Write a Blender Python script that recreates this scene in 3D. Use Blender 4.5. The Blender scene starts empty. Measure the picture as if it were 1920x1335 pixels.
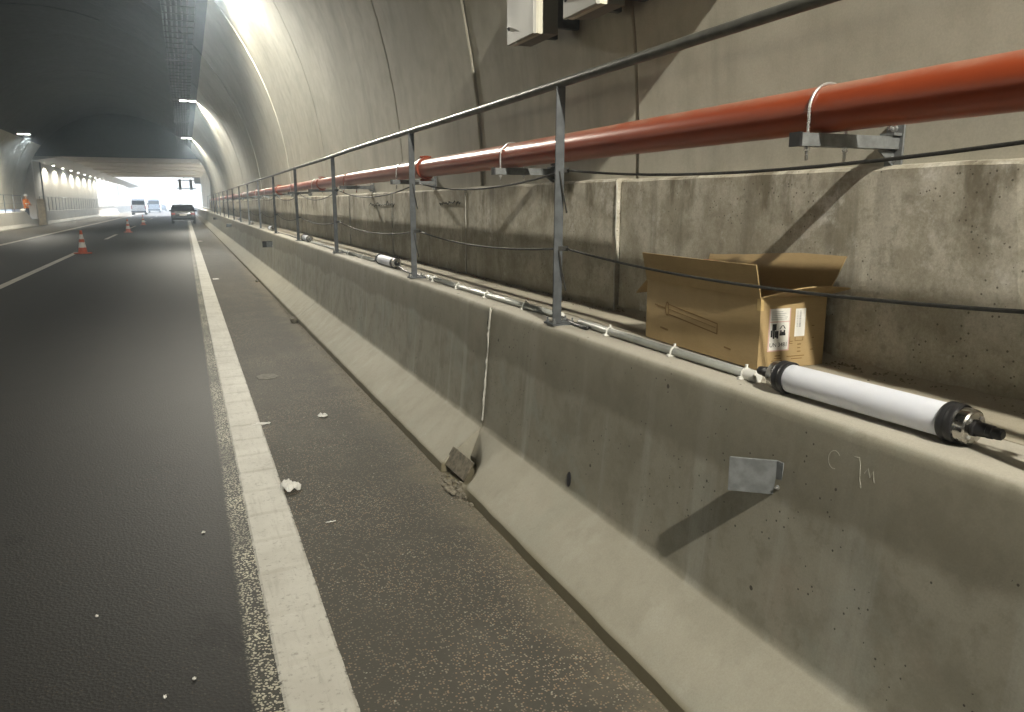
import bpy, bmesh, math, random
from mathutils import Vector, Matrix, noise as mnoise
R = math.radians
random.seed(7)
SC = bpy.context.scene
COL = SC.collection

# ------------------------------------------------------------------ camera, sky, sun, exposure
cam_d = bpy.data.cameras.new('camera'); cam = bpy.data.objects.new('camera', cam_d); COL.objects.link(cam)
cam.location = (0, 0, 1.6)
cam.rotation_euler = (R(90 - 11.139), 0, R(-22.561))
cam_d.sensor_width = 36; cam_d.lens = 1450 / 1920 * 36
cam_d.clip_start = 0.05; cam_d.clip_end = 6000
SC.camera = cam
SUN_EL, SUN_AZ = 48, 25            # azimuth measured from +Y towards +X
w = bpy.data.worlds.new('World'); SC.world = w; w.use_nodes = True
nt = w.node_tree; bg = nt.nodes['Background']
sky = nt.nodes.new('ShaderNodeTexSky'); sky.sky_type = 'NISHITA'; sky.sun_disc = False
sky.sun_elevation = R(SUN_EL); sky.sun_rotation = R(SUN_AZ)
sky.dust_density = 3.0
nt.links.new(sky.outputs[0], bg.inputs[0]); bg.inputs[1].default_value = 0.15
sun_d = bpy.data.lights.new('sun', 'SUN'); sun_d.energy = 5.0; sun_d.angle = R(0.5); sun_d.color = (1, .95, .87)
sun = bpy.data.objects.new('sun', sun_d); COL.objects.link(sun)
sd = Vector((math.sin(R(SUN_AZ)) * math.cos(R(SUN_EL)), math.cos(R(SUN_AZ)) * math.cos(R(SUN_EL)), math.sin(R(SUN_EL))))
sun.rotation_euler = sd.to_track_quat('Z', 'Y').to_euler(); sun.location = (0, 250, 60)
vs = SC.view_settings; vs.view_transform = 'Standard'; vs.look = 'None'; vs.gamma = 1; vs.use_curve_mapping = False
vs.exposure = 2.36
cy = SC.cycles
cy.use_denoising = True; cy.max_bounces = 8; cy.diffuse_bounces = 4; cy.glossy_bounces = 3
cy.transmission_bounces = 4; cy.transparent_max_bounces = 6
cy.sample_clamp_indirect = 4.0; cy.caustics_reflective = False; cy.caustics_refractive = False
LAMP_W = 318.0                     # one road luminaire
LAMP_COL = (1.0, .945, .80)

# ------------------------------------------------------------------ mesh helpers
class MB:
    def __init__(s): s.v = []; s.f = []
    def add(s, vs, fs):
        o = len(s.v); s.v += [tuple(p) for p in vs]; s.f += [tuple(i + o for i in f) for f in fs]
    def box(s, x0, x1, y0, y1, z0, z1, M=None):
        P = [Vector(p) for p in ((x0,y0,z0),(x1,y0,z0),(x1,y1,z0),(x0,y1,z0),(x0,y0,z1),(x1,y0,z1),(x1,y1,z1),(x0,y1,z1))]
        if M: P = [M @ p for p in P]
        s.add(P, [(0,3,2,1),(4,5,6,7),(0,1,5,4),(1,2,6,5),(2,3,7,6),(3,0,4,7)]); return s
    def tube(s, path, r, n=10, cap=True, closed=False):
        path = [Vector(p) for p in path]; m = len(path); rs = r if isinstance(r, (list, tuple)) else [r] * m
        t0 = (path[1] - path[0]).normalized()
        up = Vector((0,0,1)) if abs(t0.z) < .9 else Vector((1,0,0))
        a = t0.cross(up).normalized(); rings = []
        for i, p in enumerate(path):
            if closed: t = (path[(i+1) % m] - path[i-1]).normalized()
            else: t = (path[min(i+1, m-1)] - path[max(i-1, 0)]).normalized()
            a = (a - t * a.dot(t)).normalized(); b = t.cross(a)
            rings.append([p + (a * math.cos(2*math.pi*k/n) + b * math.sin(2*math.pi*k/n)) * rs[i] for k in range(n)])
        vs = [q for r_ in rings for q in r_]; fs = []
        for i in range(m if closed else m-1):
            j = (i+1) % m
            for k in range(n): fs.append((i*n+k, j*n+k, j*n+(k+1) % n, i*n+(k+1) % n))
        if cap and not closed:
            fs.append(tuple(range(n))[::-1][::-1]); fs.append(tuple((m-1)*n + k for k in range(n))[::-1])
        s.add(vs, fs); return s
    def cyl(s, p0, p1, r, n=16): return s.tube([p0, p1], r, n)
    def extr_y(s, prof, ys, close=True, off=None):
        """profile of (x,z) points swept along y stations"""
        n = len(prof); vs = []
        for j, y in enumerate(ys):
            for i, (x, z) in enumerate(prof):
                d = off(i, x, y, z) if off else (0, 0, 0)
                vs.append((x + d[0], y + d[1], z + d[2]))
        fs = []
        for j in range(len(ys) - 1):
            for i in range(n if close else n - 1):
                k = (i+1) % n
                fs.append((j*n+i, j*n+k, (j+1)*n+k, (j+1)*n+i))
        if close:
            fs.append(tuple(range(n))[::-1]); fs.append(tuple((len(ys)-1)*n + i for i in range(n)))
        s.add(vs, fs); return s
    def lathe(s, prof, org=(0,0,0), n=24, M=None):
        """profile of (r,h) about local z"""
        vs = []; fs = []; m = len(prof)
        for (r, h) in prof:
            for k in range(n):
                p = Vector((r*math.cos(2*math.pi*k/n), r*math.sin(2*math.pi*k/n), h))
                vs.append((M @ p) if M else p + Vector(org))
        for i in range(m-1):
            for k in range(n): fs.append((i*n+k, i*n+(k+1) % n, (i+1)*n+(k+1) % n, (i+1)*n+k))
        fs.append(tuple(range(n))[::-1]); fs.append(tuple((m-1)*n+k for k in range(n)))
        s.add(vs, fs); return s
    def mesh(s, name, mat=None, smooth=False, fix=True):
        me = bpy.data.meshes.new(name); me.from_pydata(s.v, [], s.f)
        if fix:
            bm = bmesh.new(); bm.from_mesh(me); bmesh.ops.recalc_face_normals(bm, faces=bm.faces); bm.to_mesh(me); bm.free()
        if mat: me.materials.append(mat)
        if smooth:
            for p in me.polygons: p.use_smooth = True
        me.update(); return me
    def build(s, name, mat=None, parent=None, smooth=False, bevel=0, seg=2, fix=True, auto=None):
        o = bpy.data.objects.new(name, s.mesh(name, mat, smooth or auto is not None, fix)); COL.objects.link(o)
        if auto is not None:
            o.data.set_sharp_from_angle(angle=R(auto))
        if parent: o.parent = parent; o.matrix_parent_inverse = parent.matrix_world.inverted()
        if bevel:
            m = o.modifiers.new('bevel', 'BEVEL'); m.width = bevel; m.segments = seg; m.limit_method = 'ANGLE'; m.angle_limit = R(35)
        return o

def empty(name, loc=(0,0,0), rz=0):
    o = bpy.data.objects.new(name, None); COL.objects.link(o); o.location = loc; o.rotation_euler = (0,0,rz); o.empty_display_size = .1
    bpy.context.view_layer.update(); return o
def tag(o, label=None, cat=None, group=None, kind=None):
    if label: o['label'] = label
    if cat: o['category'] = cat
    if group: o['group'] = group
    if kind: o['kind'] = kind
    return o
def part(mb, name, mat, parent, **k):
    """geometry given in the parent's local frame"""
    o = mb.build(name, mat, None, **k); o.parent = parent; return o
def copy_tree(o, parent=None):
    c = o.copy(); COL.objects.link(c)
    if parent: c.parent = parent
    for ch in list(o.children): copy_tree(ch, c)
    return c

# ------------------------------------------------------------------ material helpers
class G:
    def __init__(s, name):
        s.m = bpy.data.materials.new(name); s.m.use_nodes = True; s.t = s.m.node_tree
        s.b = s.t.nodes['Principled BSDF']; s.pos = s.n('ShaderNodeNewGeometry').outputs['Position']
    def n(s, t, **k):
        x = s.t.nodes.new(t)
        for a, v in k.items(): setattr(x, a, v)
        return x
    def put(s, sock, v):
        if hasattr(v, 'is_output') or isinstance(v, bpy.types.NodeSocket): s.t.links.new(v, sock)
        else:
            if sock.type == 'RGBA' and len(v) == 3: v = (*v, 1)
            sock.default_value = v
    def sc(s, vec, k, loc=(0,0,0)):
        m = s.n('ShaderNodeMapping'); s.put(m.inputs[0], vec); m.inputs['Scale'].default_value = k; m.inputs['Location'].default_value = loc; return m.outputs[0]
    def noise(s, scale, detail=4, rough=.55, vec=None, dist=0):
        x = s.n('ShaderNodeTexNoise'); s.put(x.inputs['Vector'], vec or s.pos); x.inputs['Scale'].default_value = scale
        x.inputs['Detail'].default_value = detail; x.inputs['Roughness'].default_value = rough; x.inputs['Distortion'].default_value = dist
        return x.outputs['Fac']
    def vor(s, scale, vec=None, feature='F1', out='Distance'):
        x = s.n('ShaderNodeTexVoronoi', feature=feature); s.put(x.inputs['Vector'], vec or s.pos); x.inputs['Scale'].default_value = scale
        return x.outputs[out]
    def ramp(s, f, stops, interp='LINEAR'):
        x = s.n('ShaderNodeValToRGB'); s.put(x.inputs[0], f); cr = x.color_ramp; cr.interpolation = interp
        while len(cr.elements) < len(stops): cr.elements.new(.5)
        for e, (p, c) in zip(cr.elements, stops):
            e.position = p; e.color = (c, c, c, 1) if isinstance(c, (int, float)) else (*c, 1)
        return x.outputs[0]
    def step(s, f, a, b): return s.rng(f, a, b, 0, 1)
    def rng(s, f, a, b, c, d):
        x = s.n('ShaderNodeMapRange', interpolation_type='SMOOTHSTEP'); s.put(x.inputs[0], f)
        for i, v in enumerate((a, b, c, d)): x.inputs[i+1].default_value = v
        return x.outputs[0]
    def mix(s, f, a, b, mode='MIX'):
        x = s.n('ShaderNodeMix', data_type='RGBA', blend_type=mode); s.put(x.inputs[0], f); s.put(x.inputs[6], a); s.put(x.inputs[7], b); return x.outputs[2]
    def math(s, op, a, b=0.0, c=None):
        x = s.n('ShaderNodeMath', operation=op); s.put(x.inputs[0], a); s.put(x.inputs[1], b)
        if c is not None: s.put(x.inputs[2], c)
        return x.outputs[0]
    def xyz(s, vec=None):
        x = s.n('ShaderNodeSeparateXYZ'); s.put(x.inputs[0], vec or s.pos); return x.outputs
    def bump(s, h, strength=.3, dist=.01, prev=None):
        x = s.n('ShaderNodeBump'); s.put(x.inputs['Height'], h); x.inputs['Strength'].default_value = strength; x.inputs['Distance'].default_value = dist
        if prev: s.put(x.inputs['Normal'], prev)
        return x.outputs[0]
    def out(s, color=None, rough=None, normal=None, metal=None, spec=None):
        if color is not None: s.put(s.b.inputs['Base Color'], color)
        if rough is not None: s.put(s.b.inputs['Roughness'], rough)
        if normal is not None: s.put(s.b.inputs['Normal'], normal)
        if metal is not None: s.put(s.b.inputs['Metallic'], metal)
        if spec is not None: s.b.inputs['Specular IOR Level'].default_value = spec
        return s.m

def plain(name, col, rough=.5, metal=0, var=.12, scale=14, bump=0.0, spec=None):
    g = G(name); f = g.noise(scale, 4)
    c = g.mix(g.rng(f, .3, .7, 0, 1), tuple(x*(1-var) for x in col), tuple(min(1, x*(1+var)) for x in col))
    nrm = g.bump(g.noise(scale*6, 3), bump, .004) if bump else None
    return g.out(c, g.rng(g.noise(scale*.7, 3), .3, .7, max(.03, rough-.08), min(1, rough+.08)), nrm, metal, spec)

def concrete(name, base, dark, big=.5, streak=.5, pits=0.0, rough=.85, mott=.5, warm=None, relief=.25, pale=0.0):
    g = G(name)
    n1 = g.noise(big, 6, .62, dist=.4); n2 = g.noise(big*9, 6, .6)
    st = g.noise(1.0, 5, .6, vec=g.sc(g.pos, (3.2, 3.2, .16)))
    c = g.mix(g.math('MULTIPLY', g.rng(n1, .35, .68, 0, 1), .75), base, dark)
    c = g.mix(g.math('MULTIPLY', g.rng(n2, .38, .72, 0, 1), mott), c, dark)
    c = g.mix(g.math('MULTIPLY', g.rng(st, .48, .74, 0, 1), streak), c, tuple(x*.72 for x in dark))
    if warm: c = g.mix(g.math('MULTIPLY', g.rng(g.noise(big*2.3, 5, .6, vec=g.sc(g.pos, (1,1,1), (7,3,1))), .52, .72, 0, 1), .6), c, warm)
    if pale: c = g.mix(g.math('MULTIPLY', g.rng(g.noise(big*3.1, 7, .68, vec=g.sc(g.pos, (1,1,1), (2,9,4))), .55, .75, 0, 1), pale), c, tuple(min(1, x*1.75) for x in base))
    gr = g.noise(140, 3, .7)
    c = g.mix(g.rng(gr, .3, .7, 0, .16), c, tuple(x*.5 for x in dark))
    h = g.math('ADD', g.math('MULTIPLY', g.noise(26, 6, .65), .6), g.math('MULTIPLY', gr, .25))
    nrm = g.bump(h, relief, .006)
    if pits:
        v = g.vor(15); ms = g.noise(2.2, 3)
        sz = g.rng(g.noise(9, 2), .35, .75, .02, .14)
        p = g.math('MULTIPLY', g.math('LESS_THAN', v, sz), g.math('GREATER_THAN', ms, .52))
        v2 = g.vor(46); p2 = g.math('MULTIPLY', g.math('LESS_THAN', v2, .16), g.math('GREATER_THAN', g.noise(5, 3), .53))
        pp = g.math('MAXIMUM', p, p2)
        c = g.mix(g.math('MULTIPLY', pp, pits), c, tuple(x*.35 for x in dark))  # shade and dirt inside the pits put into the colour
        nrm = g.bump(g.math('SUBTRACT', 1.0, pp), .6, .012, nrm)
    return g.out(c, g.rng(n2, .3, .7, rough-.08, min(1, rough+.06)), nrm, spec=.3)

M = {}
ORD = ['first', 'second', 'third', 'fourth', 'fifth', 'sixth', 'seventh', 'eighth', 'ninth', 'tenth', 'eleventh', 'twelfth', 'thirteenth', 'fourteenth', 'fifteenth', 'sixteenth', 'seventeenth', 'eighteenth', 'nineteenth', 'twentieth']
M['lining'] = concrete('lining_concrete', (.52, .50, .425), (.375, .355, .29), .6, .45, 0, .8, .5, relief=.2)
M['crown'] = concrete('dark_crown_shade', (.062, .069, .075), (.045, .050, .055), .4, 0, 0, .85, .4, relief=.15)  # shade above the lamp row put into the lining colour
M['joint'] = plain('joint_filler', (.035, .032, .028), .95)
M['joint_pale'] = plain('joint_sealant', (.42, .41, .37), .8)
M['sidewall'] = None
M['walk'] = concrete('walkway_concrete', (.44, .40, .32), (.33, .30, .235), 1.2, .0, 0, .92, .5, relief=.5)
M['left_concrete'] = concrete('pale_concrete', (.46, .44, .39), (.36, .34, .30), .4, .35, 0, .85, .35)
M['slab'] = concrete('slab_concrete', (.58, .54, .50), (.46, .425, .39), .3, .0, 0, .85, .5)
def sidewall_mat():
    g = G('stained_concrete'); x, y, z = g.xyz(); off = lambda a: g.sc(g.pos, (1, 1, 1), a)
    n1 = g.noise(1.3, 7, .66, dist=.6); n2 = g.noise(5, 7, .68, vec=off((3, 1, 8))); n3 = g.noise(17, 6, .7)
    st = g.noise(1.0, 6, .64, vec=g.sc(g.pos, (5, 5, .35)))
    c = g.mix(g.rng(n1, .36, .64, 0, 1), (.58, .55, .475), (.37, .34, .27))
    c = g.mix(g.rng(n2, .45, .62, 0, .55), c, (.29, .26, .195))
    c = g.mix(g.rng(n3, .50, .68, 0, .45), c, (.23, .21, .165))
    c = g.mix(g.rng(st, .52, .70, 0, .55), c, (.20, .185, .145))
    # pale lime bloom and dark run-off from the top edge
    c = g.mix(g.math('MULTIPLY', g.rng(g.noise(2.6, 7, .7, vec=off((9, 4, 2))), .56, .68, 0, 1), g.rng(n3, .38, .6, .9, .1)), c, (.70, .68, .64))
    run = g.math('MULTIPLY', g.rng(g.noise(2.0, 6, .65, vec=g.sc(g.pos, (1.5, 1.5, .6), (5, 0, 0))), .50, .62, 0, 1), g.rng(g.math('ADD', z, g.math('MULTIPLY', n2, .5)), 1.66, 1.92, 0, .85))
    c = g.mix(run, c, (.17, .148, .105))
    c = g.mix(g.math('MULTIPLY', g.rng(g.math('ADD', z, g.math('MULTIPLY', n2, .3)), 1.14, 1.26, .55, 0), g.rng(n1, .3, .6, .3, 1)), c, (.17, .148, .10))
    gr = g.noise(120, 3, .7); c = g.mix(g.rng(gr, .3, .7, 0, .25), c, (.14, .125, .095))
    v2 = g.vor(40); pp = g.math('MULTIPLY', g.math('LESS_THAN', v2, .15), g.math('GREATER_THAN', g.noise(4, 3), .55))
    c = g.mix(g.math('MULTIPLY', pp, .7), c, (.07, .06, .045))  # pits coloured dark for the shade and dirt in them
    nrm = g.bump(g.math('ADD', g.math('MULTIPLY', g.noise(20, 7, .7), .7), g.math('MULTIPLY', gr, .3)), .5, .007)
    nrm = g.bump(g.math('SUBTRACT', 1.0, pp), .6, .01, nrm)
    return g.out(c, .9, nrm, spec=.25)
M['sidewall'] = sidewall_mat()
def barrier_mat():
    g = G('barrier_concrete'); x, y, z = g.xyz()
    n1 = g.noise(.8, 6, .6, dist=.5); n2 = g.noise(5.5, 6, .62); st = g.noise(1.0, 5, .62, vec=g.sc(g.pos, (4.5, 4.5, .12)))
    base, dark = (.345, .325, .265), (.27, .25, .195)
    c = g.mix(g.rng(n1, .35, .68, 0, .8), base, dark)
    c = g.mix(g.rng(n2, .44, .64, 0, .55), c, (.215, .20, .155))
    c = g.mix(g.rng(g.noise(2.1, 6, .66, vec=g.sc(g.pos, (1, 1, 1), (4, 7, 2))), .52, .66, 0, .5), c, (.30, .315, .27))
    c = g.mix(g.rng(g.noise(2.7, 6, .66, vec=g.sc(g.pos, (1, 1, 1), (1, 3, 9))), .55, .68, 0, .5), c, (.36, .315, .255))
    c = g.mix(g.rng(g.noise(19, 6, .7), .5, .7, 0, .4), c, (.20, .185, .14))
    c = g.mix(g.rng(st, .54, .68, 0, .5), c, (.43, .42, .37))
    # darker band along the upper face with a wandering lower edge
    edge = g.math('ADD', z, g.math('MULTIPLY', g.math('SUBTRACT', g.noise(.7, 5, .6), .5), .38))
    band = g.math('MULTIPLY', g.rng(edge, .715, .765, 0, 1), g.rng(z, .97, .992, 1, 0))
    c = g.mix(g.math('MULTIPLY', band, .62), c, (.175, .16, .12))
    # paler toe and top
    c = g.mix(g.rng(z, .248, .260, .55, 0), c, (.40, .375, .31))
    c = g.mix(g.rng(z, .985, .996, 0, .8), c, (.50, .47, .41))
    c = g.mix(g.rng(z, .045, .07, .85, 0), c, (.17, .145, .085))
    gr = g.noise(150, 3, .7); c = g.mix(g.rng(gr, .3, .7, 0, .15), c, (.12, .11, .085))
    v = g.vor(11); p = g.math('MULTIPLY', g.math('LESS_THAN', v, g.rng(g.noise(8, 2), .35, .75, .0, .145)), g.math('GREATER_THAN', g.noise(1.6, 3), .44))
    v2 = g.vor(34); p2 = g.math('MULTIPLY', g.math('LESS_THAN', v2, .12), g.math('GREATER_THAN', g.noise(3, 3), .55))
    pp = g.math('MULTIPLY', g.math('MAXIMUM', p, p2), g.rng(z, .26, .3, 0, 1))
    c = g.mix(g.math('MULTIPLY', pp, .85), c, (.05, .045, .035))  # air holes darkened in colour for their inner shade, plus dirt
    nrm = g.bump(g.math('ADD', g.math('MULTIPLY', g.noise(22, 6, .65), .6), g.math('MULTIPLY', gr, .25)), .22, .006)
    nrm = g.bump(g.math('SUBTRACT', 1.0, pp), .7, .012, nrm)
    return g.out(c, g.rng(n2, .3, .7, .72, .9), nrm, spec=.3)
M['barrier'] = barrier_mat()
def asphalt(name, base, agg, sheen, paint=False, amt=.5):
    g = G(name); x, y, z = g.xyz()
    n1 = g.noise(.35, 5, .6, vec=g.sc(g.pos, (1.4, .07, 1))); n2 = g.noise(3, 5, .6)
    c = g.mix(g.rng(n1, .35, .7, 0, .35), base, tuple(v*.75 for v in base))
    c = g.mix(g.rng(n2, .45, .7, 0, .3), c, tuple(v*1.3 for v in base))
    if paint:    # polished wheel tracks and drips of oil
        wt = g.math('MAXIMUM', g.rng(g.math('ABSOLUTE', g.math('ADD', x, .75)), .1, .5, 1, 0), g.rng(g.math('ABSOLUTE', g.math('ADD', x, 2.55)), .1, .5, 1, 0))
        c = g.mix(g.math('MULTIPLY', wt, .35), c, tuple(v*1.55 for v in base))
        oil = g.rng(g.noise(2.2, 6, .7, vec=g.sc(g.pos, (1, .5, 1), (3, 3, 3))), .62, .7, 0, .6); c = g.mix(oil, c, tuple(v*.4 for v in base))
    else:        # brown dust gathered towards the kerb foot
        du = g.math('MULTIPLY', g.rng(g.math('ADD', x, g.math('MULTIPLY', g.noise(3, 6, .68), .5)), 1.3, 1.62, 0, .7), g.rng(g.noise(30, 5, .7), .3, .6, .45, 1))
        c = g.mix(du, c, (.205, .178, .13))
        c = g.mix(g.rng(g.noise(1.1, 6, .66, vec=g.sc(g.pos, (1, .45, 1), (8, 1, 1))), .52, .68, 0, .5), c, tuple(v*1.5 for v in base))
    vc = g.vor(105, out='Color'); vs_ = g.n('ShaderNodeSeparateColor'); g.put(vs_.inputs[0], vc)
    hit = g.math('MULTIPLY', g.math('GREATER_THAN', vs_.outputs[0], 1-amt*.42), g.math('LESS_THAN', g.vor(105), .42))
    tint = g.mix(vs_.outputs[1], agg, (agg[0]*1.05, agg[1]*.72, agg[2]*.55))
    c = g.mix(g.math('MULTIPLY', hit, g.rng(g.noise(1.4, 4), .35, .7, .35, .9)), c, tint)
    d = g.math('ADD', g.vor(85), g.math('MULTIPLY', g.noise(220, 2), .4))
    if paint:   # speckle left from an older, scrubbed-off edge line
        m = g.math('MULTIPLY', g.rng(x, .075, .11, 0, 1), g.rng(x, .15, .19, 1, .9))
        spk = g.math('MULTIPLY', g.math('GREATER_THAN', vs_.outputs[2], .42), g.math('LESS_THAN', g.vor(105), .55))
        c = g.mix(g.math('MULTIPLY', g.math('MULTIPLY', m, spk), g.rng(g.noise(1.1, 4, vec=g.sc(g.pos, (.2, 1, 1))), .3, .6, .25, 1)), c, (.62, .59, .47))
        c = g.mix(g.math('MULTIPLY', m, .10), c, (.25, .24, .19))
    nrm = g.bump(d, .3, .004)
    return g.out(c, sheen, nrm, spec=.11)
M['lane'] = asphalt('lane_asphalt', (.024, .0235, .0225), (.06, .057, .051), .62, True, .35)
M['shoulder'] = asphalt('shoulder_asphalt', (.080, .076, .065), (.34, .32, .265), .75, False, 1.0)
def line_mat():
    g = G('road_paint'); x, y, z = g.xyz(); n1 = g.noise(2.4, 6, .62); n2 = g.noise(40, 5, .7)
    c = g.mix(g.rng(n1, .35, .7, 0, .7), (.57, .555, .505), (.42, .40, .355))
    c = g.mix(g.rng(g.noise(1, 6, .7, vec=g.sc(g.pos, (30, 3, 1))), .5, .7, 0, .45), c, (.33, .31, .27))
    c = g.mix(g.rng(n2, .55, .70, 0, .6), c, (.20, .185, .155))
    d = g.math('DIVIDE', g.math('ABSOLUTE', g.math('SUBTRACT', x, .289)), .111)      # ragged margins of the edge line
    wear = g.math('MULTIPLY', g.rng(g.math('ADD', d, g.math('MULTIPLY', g.math('SUBTRACT', g.noise(34, 6, .75), .5), .9)), .96, 1.10, 0, 1), g.rng(d, 1.3, 1.5, 1, 0))
    c = g.mix(wear, c, (.075, .07, .06))
    return g.out(c, .65, g.bump(g.noise(60, 5, .7), .3, .004), spec=.3)
M['paint'] = line_mat()
def pipe_mat():
    g = G('red_pipe_paint'); n1 = g.noise(3, 5); n2 = g.noise(30, 4)
    c = g.mix(g.rng(n1, .35, .7, 0, .7), (.31, .058, .020), (.25, .044, .016))
    nz = g.n('ShaderNodeSeparateXYZ'); g.put(nz.inputs[0], g.n('ShaderNodeNewGeometry').outputs['Normal'])
    dust_highlight = g.math('MULTIPLY', g.rng(nz.outputs[2], .45, .95, 0, 1), g.rng(g.noise(7, 6, .68), .32, .62, .15, .65))  # dusty pipe top, with its pale highlight painted in as well
    c = g.mix(dust_highlight, c, (.40, .25, .18))
    c = g.mix(g.rng(g.noise(38, 5, .7), .66, .74, 0, .5), c, (.14, .03, .015))
    return g.out(c, g.math('ADD', .30, g.math('MULTIPLY', dust_highlight, .35)), None, spec=.5)
M['pipe'] = pipe_mat()
M['rail'] = plain('painted_steel', (.085, .092, .100), .5, .2, .2, 20, .08)
M['railtop'] = plain('handrail_steel', (.10, .10, .088), .42, .3, .2, 12, .05)
M['galv'] = plain('galvanised_steel', (.19, .20, .205), .55, .4, .2, 25, .06)
M['zinc'] = plain('bright_zinc', (.62, .62, .62), .3, .85, .1, 30)
M['steel'] = plain('stainless_steel', (.46, .445, .415), .26, 1.0, .1, 30)
M['cable'] = plain('wire_rope', (.022, .021, .018), .75, 0, .2, 90, .3)
M['rubber'] = plain('black_rubber', (.018, .018, .020), .45, 0, .2)
M['clip'] = plain('white_plastic', (.70, .70, .67), .5)
M['conduit'] = plain('grey_conduit', (.33, .34, .32), .4, .1, .12, 9)
def frosted():
    g = G('frosted_tube'); n = g.noise(5, 3)
    g.out(g.mix(g.rng(n, .3, .7, 0, 1), (.72, .745, .84), (.77, .79, .87)), .6)
    g.b.inputs['Subsurface Weight'].default_value = .25; g.b.inputs['Subsurface Radius'].default_value = (.02, .02, .02); g.b.inputs['Subsurface Scale'].default_value = 1.0
    return g.m
M['frost'] = frosted()
def card_mat(name, a, b):
    g = G(name); n = g.noise(6, 5, .6); fl = g.noise(1, 3, .5, vec=g.sc(g.pos, (40, 40, 260)))
    c = g.mix(g.rng(n, .35, .7, 0, .7), a, b); c = g.mix(g.rng(fl, .4, .7, 0, .12), c, tuple(x*.6 for x in b))
    return g.out(c, .75, g.bump(fl, .12, .003), spec=.25)
M['card'] = card_mat('cardboard', (.40, .29, .15), (.34, .245, .12))
M['cardedge'] = plain('cardboard_edge', (.50, .36, .16), .8)
M['cardprint'] = plain('brown_print', (.20, .12, .04), .8)
M['paper'] = plain('white_paper', (.74, .73, .70), .7)
M['ink'] = plain('black_ink', (.015, .015, .02), .6)
M['greyink'] = plain('grey_ink', (.28, .28, .30), .6)
M['redink'] = plain('red_ink', (.42, .035, .03), .6)
M['pinkink'] = plain('pink_border', (.62, .40, .38), .6)
M['cab'] = plain('grey_cabinet_paint', (.36, .355, .33), .45, 0, .06, 4)
M['cabedge'] = plain('pale_cabinet_edge', (.58, .56, .47), .5, 0, .06, 6)
M['cabdark'] = plain('dark_cabinet_back', (.20, .195, .18), .55, 0, .08, 5)
M['lamp_body'] = plain('lamp_housing', (.30, .30, .30), .5, .3)
M['tray'] = plain('cable_tray_steel', (.045, .048, .05), .55, .4)
M['orange'] = plain('cone_orange', (.50, .085, .025), .55)
M['white'] = plain('cone_white', (.70, .68, .64), .5)
M['vest'] = plain('hi_vis_orange', (.72, .20, .02), .7)
M['reflect'] = plain('reflective_tape', (.75, .75, .72), .35)
M['navy'] = plain('navy_cloth', (.025, .035, .055), .85)
M['skin'] = plain('skin', (.42, .25, .17), .6)
M['helmet'] = plain('white_helmet', (.85, .85, .84), .25)
M['wood'] = plain('weathered_board', (.28, .235, .165), .85, 0, .3, 5, .2)
M['carpaint'] = plain('dark_car_paint', (.022, .025, .033), .22, .2, .1, 3)
M['carsilver'] = plain('silver_car_paint', (.40, .40, .38), .25, .5, .05, 3)
M['vanpaint'] = plain('white_van_paint', (.72, .73, .73), .25, 0, .04, 3)
M['glass'] = plain('dark_glass', (.02, .025, .028), .08, 0, .05)
M['tail'] = plain('tail_lamp_red', (.32, .02, .015), .2)
M['chrome'] = plain('chrome_strip', (.6, .6, .6), .15, 1)
M['dirt'] = plain('grit', (.19, .17, .13), .95, 0, .35, 30, .5)
M['rust'] = plain('rusty_plate', (.15, .13, .095), .8, .2, .35, 30, .3)
M['soil'] = plain('dry_ground', (.26, .23, .16), .95, 0, .3, .5)
M['leaf'] = plain('foliage', (.085, .10, .045), .8, 0, .5, 1.2)
M['bark'] = plain('bark', (.10, .075, .05), .9, 0, .3, 6)
M['chalk'] = plain('chalk_mark', (.35, .335, .285), .9)
M['faint'] = plain('faint_smear', (.17, .16, .135), .9, 0, .3, 20)
M['soot'] = plain('dark_scrawl', (.05, .045, .035), .9)
def emis(name, col, s):
    g = G(name); g.out(col, .4); g.put(g.b.inputs['Emission Color'], col); g.b.inputs['Emission Strength'].default_value = s; return g.m
M['lens'] = emis('lit_lamp_lens', (1, .97, .90), 6)

# ------------------------------------------------------------------ road, ground
def sheet(name, x0, x1, y0, y1, z, mat, ny=1, th=.3):
    mb = MB(); ys = [y0 + (y1-y0)*i/ny for i in range(ny+1)]
    mb.extr_y([(x0, z), (x1, z), (x1, z-th), (x0, z-th)], ys)
    return mb.build(name, mat)
tag(sheet('road', -6.95, .27, -62, 420, 0, M['lane']), kind='structure')
tag(sheet('road_shoulder', .27, 1.75, -62, 200, 0, M['shoulder']), kind='structure')
tag(sheet('verge_shoulder', -10.4, -6.95, -62, 420, 0, M['shoulder']), kind='structure')
tag(sheet('ground', -1500, 1500, -62.5, 3000, -.32, M['soil'], th=.5), kind='structure')
# right-hand edge line, profiled with shallow ribs across it
def edge_line():
    mb = MB(); xs = [.178, .188, .27, .388, .400]; ys = []; hs = []
    y = -2.0
    while y < 26:
        for dy, h in ((0, .004), (.025, .0085), (.15, .007), (.32, .0046)):
            ys.append(y + dy + random.uniform(-.006, .006)); hs.append(h)
        y += .36 + random.uniform(-.03, .03)
    ys += [26.4, 118]; hs += [.005, .005]
    vs = []; fs = []
    for j, (y, h) in enumerate(zip(ys, hs)):
        for i, x in enumerate(xs):
            e = i in (0, 4)
            vs.append((x + (random.uniform(-.0015, .0015) if e else 0), y + (x-.27)*.10, .0025 if e else h))
    n = len(xs)
    for j in range(len(ys)-1):
        for i in range(n-1): fs.append((j*n+i, j*n+i+1, (j+1)*n+i+1, (j+1)*n+i))
    mb.add(vs, fs); return mb.build('edge_line', M['paint'])
tag(edge_line(), kind='structure')
tag(sheet('lane_line', -3.53, -3.37, -40, 29.8, .005, M['paint'], th=.004), kind='structure')
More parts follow.
